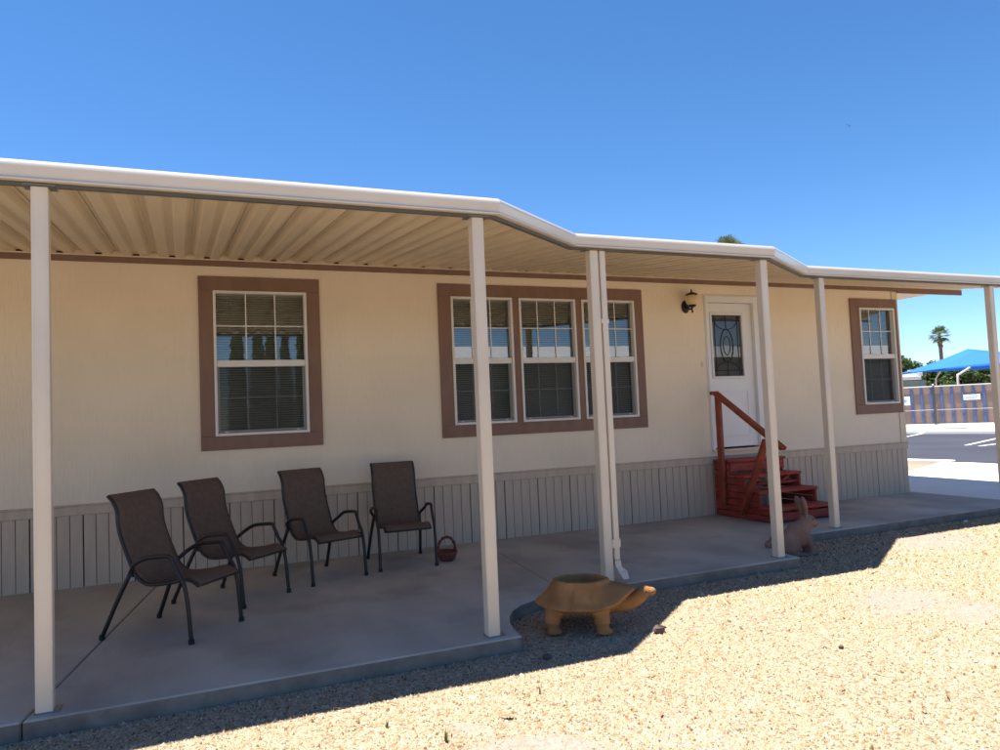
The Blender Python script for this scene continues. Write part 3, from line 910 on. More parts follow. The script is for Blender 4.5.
# ================================================================== CLAY BASKET
bk = empty('clay_basket', (2.275, -.80, 0.0), math.radians(-80)); bk.scale = (.86, .86, .86)
tag(bk, 'small reddish clay basket with arched handle on the slab by the wall', 'basket')
m = MB().lathe([(.01, .002), (.075, .0), (.095, .012), (.118, .05), (.132, .085), (.140, .10), (.138, .108), (.124, .104), (.11, .075), (.085, .03), (.01, .022)], seg=28, sx=1.0, sy=.82)
auto_smooth(m.build('bowl', 'basket_clay', bk), 50)
hp = smooth_path([(0, -.108, .09), (0, -.10, .17), (0, -.06, .235), (0, 0, .255), (0, .06, .235), (0, .10, .17), (0, .108, .09)], 5)
hh = MB()
for ph in (0, PI):
    tw = []
    for i, p in enumerate(hp):
        a = i*.7+ph
        tw.append(p + Vector((math.cos(a)*.008, 0, 0)) + (Vector((0, p.y, p.z-.15)).normalized()*math.sin(a)*.008))
    hh.tube(tw, .0105, 8)
hh.build('handle', 'basket_clay', bk, smooth=True)
o = MB().lathe([(.01, .03), (.09, .035), (.102, .06), (.06, .068), (.01, .07)], seg=20, sx=1, sy=.82).build('soil', 'soil', bk, smooth=True)

# ================================================================== TURTLE PLANTER
tu = empty('turtle_planter', (2.448, -3.112, ZG), math.radians(-31))
tag(tu, 'ochre clay turtle planter with an empty open shell on the gravel', 'planter')
m = MB()
# shell (u forward x, lateral y). rings: z, half length, half width, x offset
rings = [(.140, .02, .02, .0), (.128, .17, .14, .0), (.138, .235, .195, .0), (.160, .285, .245, .0), (.172, .322, .276, .0), (.184, .318, .270, .0), (.214, .276, .230, -.002), (.252, .234, .196, -.006), (.300, .194, .162, -.012),
         (.324, .182, .152, -.014), (.324, .158, .128, -.014), (.300, .152, .122, -.014), (.25, .14, .11, -.014), (.19, .10, .09, -.012), (.186, .02, .02, -.012)]
seg = 64; vs = []; fs = []
for ri, (z, a, b2, ox) in enumerate(rings):
    for k2 in range(seg):
        t = 2*PI*k2/seg
        sc = 1.0
        hexa = 1 + .025*math.cos(6*t)
        groove = 0.0
        if 5 <= ri <= 7:
            dd = abs(((t*10/(2*PI)) % 1) - .5)
            groove = -.02 if dd > .44 else 0.0
        flare = 0.0
        if 3 <= ri <= 7: flare = (.085 if ri < 6 else .068 if ri == 6 else .04)*max(0, math.cos(t))**3
        vs.append((ox+(a*hexa+groove)*math.cos(t)+(.02*max(0, math.cos(t))**4 if ri in (3, 4, 5) else 0), (b2*hexa+groove)*math.sin(t), z+flare))
for i in range(len(rings)-1):
    for k2 in range(seg):
        k3 = (k2+1) % seg
        fs.append((i*seg+k2, i*seg+k3, (i+1)*seg+k3, (i+1)*seg+k2))
fs.append(tuple(range(seg))[::-1]); fs.append(tuple((len(rings)-1)*seg+k2 for k2 in range(seg)))
m.add(vs, fs)
for sx, sy in ((-1, -1), (1, -1), (-1, 1), (1, 1)):
    lx, ly = (.118 if sx > 0 else -.195), sy*.165
    m.tube(smooth_path([(lx*.85, ly*.85, .18), (lx, ly, .12), (lx*1.03, ly*1.05, .06), (lx*1.04+.006, ly*1.06, .014)], 4), [.062]*4+[.052]*4+[.043]*3+[.045]*2, 14)
    m.ellipsoid((lx*1.04+.014, ly*1.06, .022), (.052, .046, .024))
m.tube(smooth_path([(.16, 0, .15), (.27, 0, .158), (.335, 0, .18), (.375, 0, .205), (.39, 0, .218)], 4), [.062, .060, .058, .056, .054, .053, .052, .051, .050, .049, .048, .047, .046, .045, .044, .042, .040], 14)
m.ellipsoid((.398, 0, .230), (.058, .048, .038), Quaternion((0, 1, 0), -.2))
m.ellipsoid((.442, 0, .233), (.040, .037, .028), Quaternion((0, 1, 0), -.1))
body = fuse(m, 'body', 'clay', .005, tu, 1)
body.location = (0, 0, .002)
for sy in (-1, 1):
    MB().ellipsoid((.415, sy*.044, .243), (.006, .005, .006)).build('eye', 'soil', tu, smooth=True)
MB().lathe([(.001, .20), (.11, .20), (.118, .235), (.05, .243), (.001, .245)], (-.015, 0, .01), seg=24).build('soil', 'soil', tu, smooth=True)

# ================================================================== RABBIT STATUE
rb = empty('rabbit_statue', (5.30, -2.10, ZG), math.radians(-12))
tag(rb, 'brown clay rabbit statue with upright ears beside the post base', 'statue')
m = MB()
m.ellipsoid((-.10, 0, .125), (.165, .115, .125), Quaternion((0, 1, 0), -.18))      # rump
m.ellipsoid((.035, 0, .19), (.135, .09, .125), Quaternion((0, 1, 0), -.65))       # chest
m.ellipsoid((-.095, -.075, .095), (.105, .05, .095)); m.ellipsoid((-.095, .075, .095), (.105, .05, .095))   # haunches
m.tube(smooth_path([(.06, 0, .22), (.10, 0, .265), (.13, 0, .30)], 4), [.095, .09, .088, .086, .084, .08, .076, .072, .068], 14)   # neck
m.ellipsoid((.150, 0, .315), (.082, .058, .062), Quaternion((0, 1, 0), .35))      # head
m.ellipsoid((.212, 0, .288), (.045, .038, .038), Quaternion((0, 1, 0), .45))      # muzzle
for sy in (-1, 1):
    m.tube(smooth_path([(.10, sy*.045, .17), (.135, sy*.05, .09), (.14, sy*.05, .02)], 4), [.045, .043, .040, .037, .034, .031, .029, .028, .028], 10)
    m.ellipsoid((.165, sy*.05, .018), (.05, .028, .02))
    m.ellipsoid((-.02, sy*.085, .02), (.09, .034, .022))
    # ears
    m.tube(smooth_path([(.115, sy*.026, .35), (.110, sy*.034, .41), (.095, sy*.044, .47), (.080, sy*.050, .528), (.074, sy*.052, .556)], 4),
           [.024, .026, .029, .032, .035, .038, .041, .043, .044, .043, .041, .038, .034, .029, .022, .013, .004], 12, flat=0.5, up=(1, 0, 0))
m.ellipsoid((-.262, 0, .12), (.045, .042, .042))                                     # tail
m.ellipsoid((-.02, 0, .012), (.25, .12, .016))                                       # plinth
body = fuse(m, 'body', 'rabbit_clay', .0075, rb, 3)
for sy in (-1, 1):
    MB().ellipsoid((.178, sy*.047, .328), (.011, .007, .011)).build('eye', 'soil', rb, smooth=True)

# ================================================================== GRAVEL CHIPS (stuff)
def slab_edge_y(x):
    if x < 1.885: return -3.345
    for pts in (notchA, notchB):
        for (x0, y0), (x1, y1) in zip(pts[:-1], pts[1:]):
            if x0 <= x <= x1: return y0 + (y1-y0)*(x-x0)/(x1-x0)
    if x < 2.5: return -2.55
    if x < 4.95: return -2.525
    return -1.70 + (x-6)*.0153
def val_noise(x, y, sc, seed):
    r = np.random.default_rng(seed); G = r.random((64, 64))
    u = x*sc + 100; v = y*sc + 100
    i = np.floor(u).astype(int); j = np.floor(v).astype(int); fu = u-i; fv = v-j
    fu = fu*fu*(3-2*fu); fv = fv*fv*(3-2*fv)
    g = lambda a, b: G[a % 64, b % 64]
    return (g(i, j)*(1-fu)+g(i+1, j)*fu)*(1-fv) + (g(i, j+1)*(1-fu)+g(i+1, j+1)*fu)*fv
def gp(px, py):   # where a yard spot lies
    d = fwd + R_*((px-500)/743.0) - U_*((py-375)/743.0)
    t = (ZG-CAM.z)/d.z
    return CAM + d*t
PATCH = [(935, 541, 62, 13), (905, 600, 55, 17), (975, 612, 40, 14), (545, 747, 75, 14), (470, 728, 22, 6)]
PW_ = []
for k_, (px_, py_, rx_, ry_) in enumerate(PATCH):
    c0 = gp(px_, py_); ax = gp(px_+rx_, py_)-c0; ay = gp(px_, py_+ry_)-c0
    PW_.append((c0, ax, ay))
# bare dusty spots: places in the yard where the gravel is worn thin
def add_bare_spots():
    m = MATS['gravel']; nt = m.node_tree; b = nt.nodes['Principled BSDF']
    src = b.inputs['Base Color'].links[0].from_socket
    tc = nt.nodes.new('ShaderNodeTexCoord')
    nz = nt.nodes.new('ShaderNodeTexNoise'); nz.inputs['Scale'].default_value = 3.0; nz.inputs['Detail'].default_value = 7
    nt.links.new(tc.outputs['Object'], nz.inputs['Vector'])
    total = None
    def math_(op, a, b2):
        q = nt.nodes.new('ShaderNodeMath'); q.operation = op
        for k, v in enumerate((a, b2)):
            if isinstance(v, (int, float)): q.inputs[k].default_value = v
            else: nt.links.new(v, q.inputs[k])
        return q.outputs[0]
    for c0, ax, ay in PW_:
        det = ax.x*ay.y-ax.y*ay.x
        sub = nt.nodes.new('ShaderNodeVectorMath'); sub.operation = 'SUBTRACT'; sub.inputs[1].default_value = (c0.x, c0.y, 0)
        nt.links.new(tc.outputs['Object'], sub.inputs[0])
        comp = []
        for vec in ((ay.y/det, -ay.x/det, 0), (-ax.y/det, ax.x/det, 0)):
            d = nt.nodes.new('ShaderNodeVectorMath'); d.operation = 'DOT_PRODUCT'; d.inputs[1].default_value = vec
            nt.links.new(sub.outputs['Vector'], d.inputs[0]); comp.append(math_('MULTIPLY', d.outputs['Value'], d.outputs['Value']))
        r = math_('SQRT', math_('ADD', comp[0], comp[1]), 0.0)
        f = math_('SUBTRACT', 1.35, r)
        total = f if total is None else math_('MAXIMUM', total, f)
    f = math_('ADD', total, math_('MULTIPLY', math_('SUBTRACT', nz.outputs['Fac'], 0.5), 1.6))
    mr = nt.nodes.new('ShaderNodeMapRange'); mr.inputs['From Min'].default_value = 0.1; mr.inputs['From Max'].default_value = 0.75
    nt.links.new(f, mr.inputs['Value'])
    n4 = nt.nodes.new('ShaderNodeTexNoise'); n4.inputs['Scale'].default_value = 40; n4.inputs['Detail'].default_value = 6
    nt.links.new(tc.outputs['Object'], n4.inputs['Vector'])
    r4 = nt.nodes.new('ShaderNodeValToRGB')
    r4.color_ramp.elements[0].position = 0.35; r4.color_ramp.elements[0].color = (0.30, 0.225, 0.18, 1)
    r4.color_ramp.elements[1].position = 0.68; r4.color_ramp.elements[1].color = (0.39, 0.305, 0.26, 1)
    nt.links.new(n4.outputs['Fac'], r4.inputs['Fac'])
    mx = nt.nodes.new('ShaderNodeMixRGB')
    nt.links.new(mr.outputs['Result'], mx.inputs['Fac']); nt.links.new(src, mx.inputs['Color1']); nt.links.new(r4.outputs['Color'], mx.inputs['Color2'])
    nt.links.new(mx.outputs['Color'], b.inputs['Base Color'])
add_bare_spots()
NP_ = 540000
xx = RNG.uniform(-3.0, 12.5, NP_); yy = RNG.uniform(-6.6, -1.55, NP_)
# keep what the lens region sees (plus a margin), denser close by
dx = xx-CAM.x; dy = yy-CAM.y
fx = dx*math.sin(YAW)+dy*math.cos(YAW); lx = dx*math.cos(YAW)-dy*math.sin(YAW)
keep = (fx > 1.9) & (np.abs(lx) < fx*.80+.8)
ed = np.array([slab_edge_y(v) for v in np.linspace(-3, 12.5, 1551)])
keep &= yy < np.interp(xx, np.linspace(-3, 12.5, 1551), ed) - .004
bare = val_noise(xx, yy, .9, 3)*.6 + val_noise(xx, yy, 2.3, 4)*.3 + val_noise(xx, yy, 6, 5)*.1
bx = np.zeros(NP_)
for c0, ax, ay in PW_:
    det = ax.x*ay.y-ax.y*ay.x; ux = xx-c0.x; uy = yy-c0.y
    a_ = (ux*ay.y-uy*ay.x)/det; b_ = (ax.x*uy-ax.y*ux)/det
    bx = np.maximum(bx, np.clip(1.55-np.sqrt(a_*a_+b_*b_)*1.15, 0, 1))
pk = np.clip(1.05 - .7*np.clip((bare-.58)*5, 0, 1) - 1.0*bx, .07, 1)
keep &= RNG.random(NP_) < pk
xx, yy, fx = xx[keep], yy[keep], fx[keep]
n = len(xx)
base = np.array([[1, 0, 0], [0, 1, 0], [-1, 0, 0], [0, -1, 0], [0, 0, 1.0]])
fcs = np.array([[0, 1, 4], [1, 2, 4], [2, 3, 4], [3, 0, 4]])
ln = RNG.lognormal(-5.12, .42, n)*np.clip(fx/6, .85, 1.15)           # half length ~8 mm
asp = RNG.uniform(.35, .95, n); hgt = RNG.uniform(.4, 1.15, n)
ang = RNG.uniform(0, 2*PI, n)
V = base[None]*np.stack([ln, ln*asp, ln*hgt], 1)[:, None, :]
V = V*(1+RNG.uniform(-.3, .3, V.shape))
V[:, 4, 0] += ln*RNG.uniform(-.5, .5, n); V[:, 4, 1] += ln*RNG.uniform(-.4, .4, n)
ca, sa = np.cos(ang)[:, None], np.sin(ang)[:, None]
W = np.stack([V[:, :, 0]*ca-V[:, :, 1]*sa, V[:, :, 0]*sa+V[:, :, 1]*ca, V[:, :, 2]], 2)
tx = RNG.uniform(-.25, .25, n)[:, None]
W[:, :, 2] += W[:, :, 0]*tx
W[:, :, 0] += xx[:, None]; W[:, :, 1] += yy[:, None]; W[:, :, 2] += ZG + .002
W[:, :4, 2] -= .002
F = (fcs[None]+5*np.arange(n)[:, None, None]).reshape(-1)
pal = np.array([(.60, .52, .41), (.54, .455, .345), (.45, .36, .255), (.70, .65, .56), (.36, .27, .18), (.20, .14, .095), (.64, .605, .56), (.47, .38, .31)])
ci = RNG.choice(len(pal), n, p=[.19, .20, .16, .13, .13, .08, .06, .05])
col = pal[ci]*np.array([.70, .625, .515])*RNG.uniform(.82, 1.15, (n, 1))
me = np_mesh('gravel_chips', W.reshape(-1, 3), F, 3, 'pebble', np.repeat(col, 5, 0), 'tone')
tag(link(bpy.data.objects.new('gravel_chips', me)), 'straw coloured gravel chips covering the yard', 'gravel', kind='stuff')

# a few single clods and stones
def clod(x, y, r, m, lab, name='stone', cat='stone', seed=1, sq=(1, .8, .6)):
    rr = random.Random(seed)
    b = MB().ellipsoid((0, 0, r*sq[2]*.8), (r*sq[0], r*sq[1], r*sq[2]), seg=10, rings=6)
    b.v = [(p[0]*(1+rr.uniform(-.18, .18)), p[1]*(1+rr.uniform(-.18, .18)), max(0.0, p[2]*(1+rr.uniform(-.12, .12)))) for p in b.v]
    o = b.build(name, m); o.location = (x, y, ZG+.001)
    tag(o, lab, cat)
for px, py, r, m_, lab, sd in ((659.5, 633, .045, 'stone_dark', 'dark clod at the shadow edge beyond the turtle planter', 2), (547, 659, .028, 'stone_dark', 'small reddish brown clod in the shade before the turtle planter', 3),
                               (841, 648.5, .017, 'stone_dark', 'single dark pebble out in the sunlit gravel', 4), (965.5, 522.5, .022, 'paper', 'small white stone at the shadow edge by the driveway', 5)):
    p = gp(px, py); clod(p.x, p.y, r, m_, lab, seed=sd)
MB().add([(0, 0, .001), (.06, .01, .001), (.055, .05, .02), (.01, .045, .012)], [(0, 1, 2, 3)]).build('paper_scrap', 'paper')  # small bent white quad lying on the slab
o = bpy.data.objects['paper_scrap']; o.location = (-.075, -.33, .001); tag(o, 'small white scrap on the slab behind the end chair', 'scrap')
lit = MB(); rl = random.Random(11)
for _ in range(46):
    p = gp(rl.uniform(180, 1000), rl.uniform(560, 748))
    if p.y > slab_edge_y(p.x)-.05: continue
    a = rl.uniform(0, 2*PI); L = rl.uniform(.015, .045); w_ = L*rl.choice((.12, .12, .35)); d = Vector((math.cos(a), math.sin(a), 0)); sd = Vector((-d.y, d.x, 0))*w_
    z = ZG+rl.uniform(.012, .018)
    q = Vector((p.x, p.y, z))
    lit.add([q-d*L, q-sd+Vector((0, 0, .004)), q+d*L+Vector((0, 0, .005)), q+sd+Vector((0, 0, .006))], [(0, 1, 2, 3)])
mat('dry_leaf', (0.24, 0.16, 0.095), 0.9, var=0.3, vscale=20)
tag(lit.build('leaf_litter', 'dry_leaf'), 'scattered dry twigs and leaf bits on the gravel', 'litter', kind='stuff')
# weeds
def weed(px, py, n_, h, lab, seed):
    rr = random.Random(seed); p = gp(px, py); b = MB()
    for i in range(n_):
        a = rr.uniform(0, 2*PI); l = h*rr.uniform(.6, 1.2); t = rr.uniform(.15, .7); w_ = .0025
        d = Vector((math.cos(a), math.sin(a), 0)); s = Vector((-d.y, d.x, 0))*w_
        q0 = d*.004; q1 = d*l*t*.45+Vector((0, 0, l*.6)); q2 = d*l*t+Vector((0, 0, l*.9))
        b.add([q0-s, q0+s, q1+s*.8, q1-s*.8, q2], [(0, 1, 2, 3), (3, 2, 4)])
    o = b.build('weed', 'weed_green'); o.location = (p.x, p.y, ZG)
    tag(o, lab, 'weed')
weed(446, 742, 16, .05, 'small green weed tuft on sunlit gravel opposite the second post', 1)
weed(540, 694, 5, .07, 'thin dry weed sprig right at the awning shadow edge', 2)
weed(387, 728, 8, .035, 'tiny green weed sprout on gravel beside a larger tuft', 3)

# ================================================================== BACKGROUND
# striped wall along the pool yard
P0 = Vector((30.2, 20.75, 0)); P1 = Vector((38.5, 6.95, 0))
FD = (P1-P0).normalized(); FL = (P1-P0).length; fang = math.atan2(FD.y, FD.x)
sw = empty('striped_wall', (P0.x, P0.y, 0.0), fang)
tag(sw, 'brown masonry wall with upright blue strips across the street', 'wall')
MB().box(-6, FL+4, 0.0, .2, 0.0, 1.80).build('wall_panel', 'block_brown', sw)
MB().box(-6, FL+4, -.05, -.004, .0, .07).build('footing', 'curb', sw)
xx_ = -5.8
strip_me = MB().box(-.05, .05, -.045, -.002, .10, 1.76).mesh('blue_strip', 'strip_blue', bevel=.004)
while xx_ < FL+4:
    o = bpy.data.objects.new('blue_strip', strip_me); o.location = (xx_+random.uniform(-.01, .01), 0, 0); link(o, sw); xx_ += .418
MB().tube([(-6, -.06, 1.83), (FL+4, -.06, 1.83)], .025, 8).build('top_rail', 'galv', sw)
for xx_ in (-4.2, 1.2, 4.75, 8.3, 11.85, 15.4):
    p = MB().tube([(xx_, -.09, .0), (xx_, -.09, 1.88)], .035, 8).build('fence_post', 'dark_post', sw)
    MB().ellipsoid((xx_, -.09, 1.90), (.05, .05, .045), seg=10, rings=6).build('post_cap', 'galv', p, smooth=True)
MB().tube([(-6, -.07, .72), (FL+4, -.07, .72)], .012, 6).build('tension_wire', 'galv', sw)
def far_sign(px, py, wd, ht, lab, pr):
    d = fwd + R_*((px-500)/743.0) - U_*((py-375)/743.0)
    nrm = Vector((-FD.y, FD.x, 0)); t = (P0-CAM).dot(nrm)/d.dot(nrm); p = CAM+d*t
    s = empty('wall_sign', (p.x, p.y, p.z), fang); tag(s, lab, 'sign')
    MB().box(-wd/2, wd/2, -.10, -.075, -ht/2, ht/2).build('board', 'sign_white', s, bevel=.004)
    for (x0, x1, z0, z1) in pr:
        MB().box(x0*wd, x1*wd, -.104, -.1005, z0*ht, z1*ht).build('print', 'sign_print', s)
far_sign(905.5, 401, .42, .42, 'square white notice on the striped wall nearest the house corner', [(-.12, .16, -.2, .12), (-.05, .22, .16, .24)])
far_sign(972, 397, .66, .24, 'wide white notice on the striped wall under the canopy', [(-.4, .4, .06, .22), (-.36, .30, -.24, -.10)])

def at_depth(px, depth):
    d = fwd + R_*((px-500)/743.0) - U_*((400-375)/743.0)
    return CAM + d*depth
# blue shade canopy over the pool yard
CNP = at_depth(972, 46.5)
cn = empty('shade_canopy', (CNP.x, CNP.y, 0.0), YAW*-1)
tag(cn, 'bright blue pyramid shade canopy on bent steel posts behind the wall', 'canopy')
hw = 4.35; za = 4.25
apex = Vector((0, 0, za)); crn = [Vector((-hw, -1.2, 2.86)), Vector((hw, -3.6, 3.38)), Vector((hw, 3.0, 3.2)), Vector((-hw*.6, 4.2, 2.9))]
for i in range(4):
    a, b2 = crn[i], crn[(i+1) % 4]; nn = 10; vs = []; fs = []; idx = {}
    for r in range(nn+1):
        for q in range(nn+1-r):
            u, v = r/nn, q/nn
            p = apex*(1-u-v) + a*u + b2*v
            e = (u*v)*4
            sag = -.18*(1-u-v)*(u+v)*2
            inn = Vector((-p.x, -p.y, 0)); 
            if inn.length > 0: inn.normalize()
            p = p + Vector((0, 0, sag)) + inn*.35*e*(u+v)**3 + Vector((0, 0, .10*e*(u+v)**4))
            idx[(r, q)] = len(vs); vs.append(p)
    for r in range(nn):
        for q in range(nn-r):
            fs.append((idx[(r, q)], idx[(r+1, q)], idx[(r, q+1)]))
            if q < nn-r-1: fs.append((idx[(r+1, q)], idx[(r+1, q+1)], idx[(r, q+1)]))
    o = MB().add(vs, fs).build('fabric_panel', 'canopy_blue', cn, smooth=True)
    md = o.modifiers.new('t', 'SOLIDIFY'); md.thickness = .01
va = []; fa = []
for i in range(11):
    t = i/10; p = crn[0].lerp(crn[1], t); e = t*(1-t)*4
    p = p + Vector((0, .35*e*.9, .10*e)); va += [p+Vector((0, -.012, .01)), Vector((p.x, p.y+.01, 2.86-.02*e))]
for i in range(10): fa.append((2*i, 2*i+1, 2*i+3, 2*i+2))
o = MB().add(va, fa).build('valance', 'canopy_blue', cn, smooth=True)
md = o.modifiers.new('t', 'SOLIDIFY'); md.thickness = .008
bpy.context.view_layer.update()
inv_cn = cn.matrix_world.inverted()
for pa, da, pb_, db in ((959.5, 44.0, 976.5, 45.0), (1022, 43.5, 1008, 44.5), (937.5, 50.0, 945, 48.5)):
    q = inv_cn @ at_depth(pa, da); t_ = inv_cn @ at_depth(pb_, db)
    MB().tube(smooth_path([(q.x, q.y, 0), (q.x, q.y, 1.4), (q.x, q.y, 2.45), (q.x+(t_.x-q.x)*.12, q.y+(t_.y-q.y)*.12, 2.62), (t_.x, t_.y, 3.15)], 4), .065 if pa > 940 else .04, 8).build('post', 'steel_paint', cn, smooth=True)

# low white-roofed pool building
PBP = at_depth(904, 56)
pb = empty('pool_building', (PBP.x, PBP.y, 0.0), -YAW)
tag(pb, 'low teal building with a bright white roof behind the wall', 'building')
MB().box(-4, 1.75, 0, 4, 0, 2.62).build('wall', 'teal_wall', pb)
MB().box(-4.4, 1.15, -.5, 4.4, 2.66, 2.92).box(-4.0, 1.5, -.1, 4.0, 2.93, 3.22).build('roof', 'white_roof', pb, bevel=.02)
MB().box(.9, 1.3, .2, .9, 3.221, 3.45).build('roof_vent', 'galv', pb)

# trees: trunk, limbs, crown of many leaf faces in clumps
def leaf_cloud(clumps, leaf, seed, name, m, parent, droop=0.0):
    """clumps: list of (center, radii, count)"""
    r = np.random.default_rng(seed)
    allv = []; allt = []
    for c, rad, cnt in clumps:
        d = r.normal(size=(cnt, 3)); d /= np.linalg.norm(d, axis=1)[:, None]
        rr = r.random(cnt)**(1/2.2)
        p = np.array(c)+d*rr[:, None]*np.array(rad)
        a = r.normal(size=(cnt, 3)); a /= np.linalg.norm(a, axis=1)[:, None]
        b = np.cross(a, r.normal(size=(cnt, 3))); b /= np.linalg.norm(b, axis=1)[:, None]
        s = leaf*r.uniform(.5, 1.4, cnt)[:, None]
        a = a*s; b = b*s*.55
        allv.append(np.stack([p-a*.6, p+b, p+a, p-b], 1))
        tn = np.clip(r.random()*.4+r.random(cnt)*.6, 0, 1)
        allt.append(np.repeat(tn, 4))
    V = np.concatenate(allv).reshape(-1, 3); t = np.concatenate(allt)
    me = np_mesh(name, V, np.arange(len(V)), 4, m, t)
    return link(bpy.data.objects.new(name, me), parent)
def broad_tree(x, y, h, rad, seed, lab, leaf=.13, dens=1.0, m='leaf_green', group='trees behind the striped wall'):
    rr = random.Random(seed)
    t = empty('tree', (x, y, ZG)); tag(t, lab, 'tree', group)
    tr = MB(); hb_ = h*.35
    tr.tube(smooth_path([(0, 0, 0), (rr.uniform(-.1, .1), rr.uniform(-.1, .1), hb_*.5), (rr.uniform(-.2, .2), rr.uniform(-.2, .2), hb_)], 4), [.16, .155, .15, .145, .14, .13, .12, .11, .10], 8)
    cl = []
    for i in range(9):
        a = rr.uniform(0, 2*PI); q = rr.uniform(.25, .8)*rad; z = rr.uniform(h*.42, h*.86)
        q *= math.sqrt(max(.15, 1-((z-h*.58)/(h*.45))**2))
        e = Vector((math.cos(a)*q, math.sin(a)*q, z))
        tr.tube(smooth_path([(0, 0, hb_*.8), (e.x*.4, e.y*.4, (hb_+z)/2), e], 3), [.08, .075, .07, .06, .05, .04, .03], 6)
        s = rad*rr.uniform(.32, .5)
        cl.append(((e.x, e.y, e.z), (s, s, s*.8), int(420*dens)))
    cl.append(((0, 0, h*.9), (rad*.35, rad*.35, h*.10), int(260*dens)))
    cl.append(((0, 0, h*.5), (rad*.75, rad*.75, h*.34), int(900*dens)))
    tr.build('trunk', 'bark', t, smooth=True)
    leaf_cloud(cl, leaf, seed, 'crown', m, t)
    return t
TREES = [(934, 60, 3.7, 1.5), (946, 59, 3.6, 1.7), (958, 58, 3.6, 1.7), (970, 59, 3.7, 1.7), (983, 58, 3.8, 1.8), (997, 59, 3.8, 1.8), (1012, 60, 3.9, 1.8), (904, 68, 5.4, 1.6), (918, 70, 4.9, 2.0), (936, 70, 4.9, 1.9)]
TREES = [((at_depth(a, b).x, at_depth(a, b).y), c, d) for a, b, c, d in TREES]
for i, ((x, y), h, rd) in enumerate(TREES):
    lab = 'low bushy green tree just behind the blue canopy and wall' if i < 7 else 'taller rounded green tree showing above the blue canopy'
    broad_tree(x, y, h, rd, 40+i, lab, group='trees behind the striped wall' if i < 7 else 'taller trees beyond the pool yard')

def fan_palm(x, y, h, crown, seed, lab):
    rr = random.Random(seed)
    t = empty('palm_tree', (x, y, ZG)); tag(t, lab, 'palm tree')
    lean = Vector((rr.uniform(-.3, .3), rr.uniform(-.3, .3), 0))
    MB().tube(smooth_path([(0, 0, 0), lean*.3+Vector((0, 0, h*.4)), lean*.8+Vector((0, 0, h*.8)), lean+Vector((0, 0, h))], 5), [.34]*2+[.27]*5+[.23]*5+[.2]*4, 10).build('trunk', 'palm_trunk', t, smooth=True)
    top = lean+Vector((0, 0, h))
    V = []; F4 = []; tint = []
    dead = MB()
    nf = 46
    for i in range(nf):
        el = math.radians(80 - 125*(i/nf)**.9 + rr.uniform(-8, 8)); az = i*2.399+rr.uniform(-.2, .2)
        d = Vector((math.cos(az)*math.cos(el), math.sin(az)*math.cos(el), math.sin(el)))
        side = Vector((-math.sin(az), math.cos(az), 0)); up2 = side.cross(d)*-1
        L = crown*rr.uniform(.42, .55)
        base_ = top + d*L*.9 - Vector((0, 0, .04*L))
        tn = rr.uniform(.2, 1.0)
        # petiole
        V += [top-side*.02, top+side*.02, base_+side*.02, base_-side*.02]; tint += [tn*.6]*4
        for k2 in range(15):
            f = (k2/14-.5)*2*math.radians(95)
            ld = (d*math.cos(f)+side*math.sin(f)).normalized()
            ll = L*rr.uniform(.75, 1.0)*(1-.25*abs(f)/1.66)
            fold = up2*(.05 if k2 % 2 else -.05)*crown*.25
            mid_ = base_+ld*ll*.6+fold*.4; tip = base_+ld*ll-Vector((0, 0, ll*.28))
            sd = ld.cross(up2).normalized()*ll*.055
            V += [base_, mid_+sd, tip, mid_-sd]; tint += [min(1, tn+rr.uniform(-.15, .15))]*4
    A = np.array([tuple(v) for v in V])
    me = np_mesh('crown', A, np.arange(len(A)), 4, 'leaf_palm', np.array(tint))
    link(bpy.data.objects.new('crown', me), t)
    for i in range(26):
        az = i*2.4; p = top-Vector((0, 0, rr.uniform(.2, 1.1)))
        d = Vector((math.cos(az), math.sin(az), -1.6)).normalized(); s = Vector((-math.sin(az), math.cos(az), 0))
        L = rr.uniform(.5, .9)
        dead.add([p, p+d*L*.6+s*.16, p+d*L, p+d*L*.6-s*.16], [(0, 1, 2, 3)])
    dead.build('dead_fronds', 'palm_dead', t)
p = at_depth(945, 95); fan_palm(p.x, p.y, 9.25, 1.75, 5, 'slim fan palm standing above the blue canopy')
p = at_depth(737, 88); fan_palm(p.x, p.y, 19.5, 3.1, 9, 'tall fan palm whose fronds just top the awning gutter')

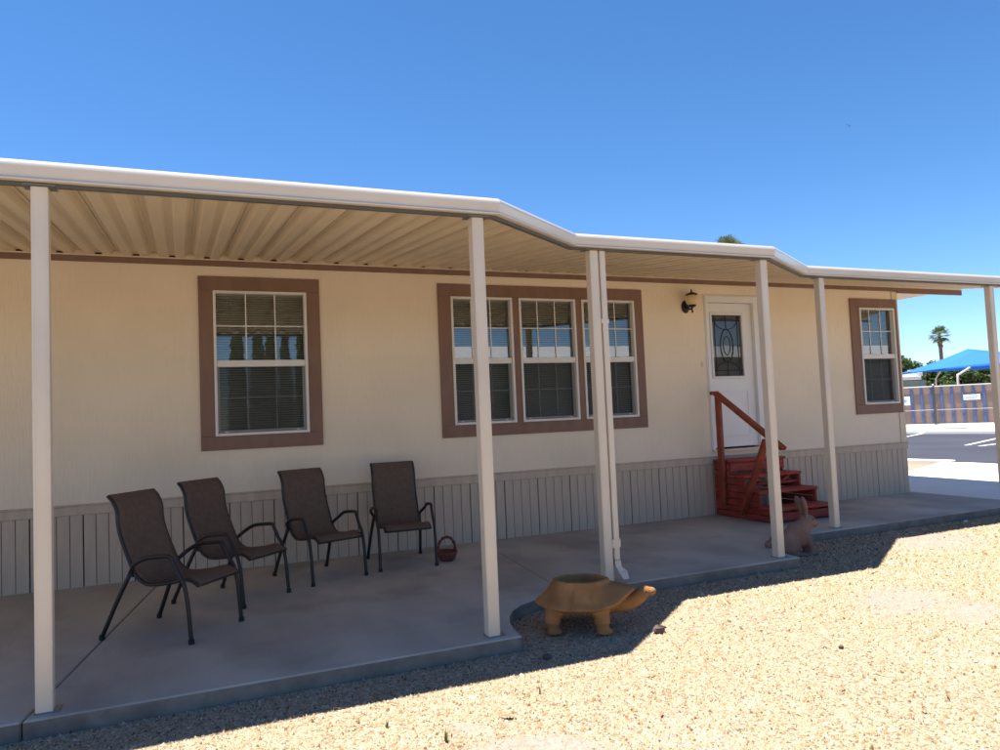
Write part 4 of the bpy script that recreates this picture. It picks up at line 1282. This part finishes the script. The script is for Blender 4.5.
# bird
bi = MB()
bi.ellipsoid((0, 0, 0), (.16, .05, .05), seg=10, rings=6)
bi.add([(.05, 0, .02), (-.06, 0, .02), (-.10, .38, .14), (.0, .36, .15)], [(0, 1, 2, 3)]); bi.add([(.05, 0, .02), (-.06, 0, .02), (-.10, -.38, .14), (.0, -.36, .15)], [(0, 3, 2, 1)])
o = bi.build('bird', 'bird_black'); d = (fwd + R_*((849.5-500)/743.0) - U_*((126-375)/743.0)); o.location = CAM + d*80; o.rotation_euler = (.5, -.3, .2); tag(o, 'tiny dark bird flying high in the blue sky', 'bird')

# ================================================================== across the yard, seen only as reflections in the glass
def cypress(x, y, h, r, seed):
    t = empty('cypress_tree', (x, y, ZG)); tag(t, 'tall narrow cypress tree reflected in the single window', 'cypress', 'cypresses across the yard')
    MB().tube([(0, 0, 0), (0, 0, h*.6)], [.12, .05], 8).build('trunk', 'bark', t)
    rr = random.Random(seed); cl = []
    for i in range(22):
        z = h*(.06+.92*i/21); q = r*(1-(i/21)**2.0)*.95+.05
        for _ in range(2):
            a = rr.uniform(0, 2*PI)
            cl.append(((math.cos(a)*q*.15, math.sin(a)*q*.15, z), (q*.9, q*.9, h*.055), 150))
    leaf_cloud(cl, .14, seed, 'crown', 'leaf_cypress', t)
for x, h, r, sd in ((2.1, 6.3, .42, 1), (2.93, 6.1, .36, 2), (3.42, 5.6, .30, 3), (4.0, 5.5, .28, 4), (4.66, 5.25, .34, 5)):
    cypress(x, -24.5, h, r, sd)
nh = empty('neighbour_house', (21, -16, ZG)); tag(nh, 'pale house with a white metal roof reflected in window and door glass', 'house')
MB().box(-12.6, 14, -6.5, -1.0, 0, 3.1).build('wall', 'neigh_wall', nh)
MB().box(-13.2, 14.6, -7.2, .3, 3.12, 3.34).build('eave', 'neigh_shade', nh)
MB().add([(-13.2, -7.2, 3.345), (14.6, -7.2, 3.345), (14.6, .35, 3.345), (-13.2, .35, 3.345), (-13.2, -3.4, 4.15), (14.6, -3.4, 4.15)], [(3, 2, 5, 4), (1, 0, 4, 5), (2, 1, 5), (0, 3, 4), (0, 1, 2, 3)]).build('roof', 'white_roof', nh)
for k2 in range(6):
    MB().box(-11+k2*4.2, -9.6+k2*4.2, -1.0, -.95, 1.0, 2.2).build('window', 'neigh_shade', nh)

# render settings
scene.render.engine = 'CYCLES'
scene.cycles.max_bounces = 10
scene.cycles.diffuse_bounces = 6
scene.cycles.transparent_max_bounces = 16
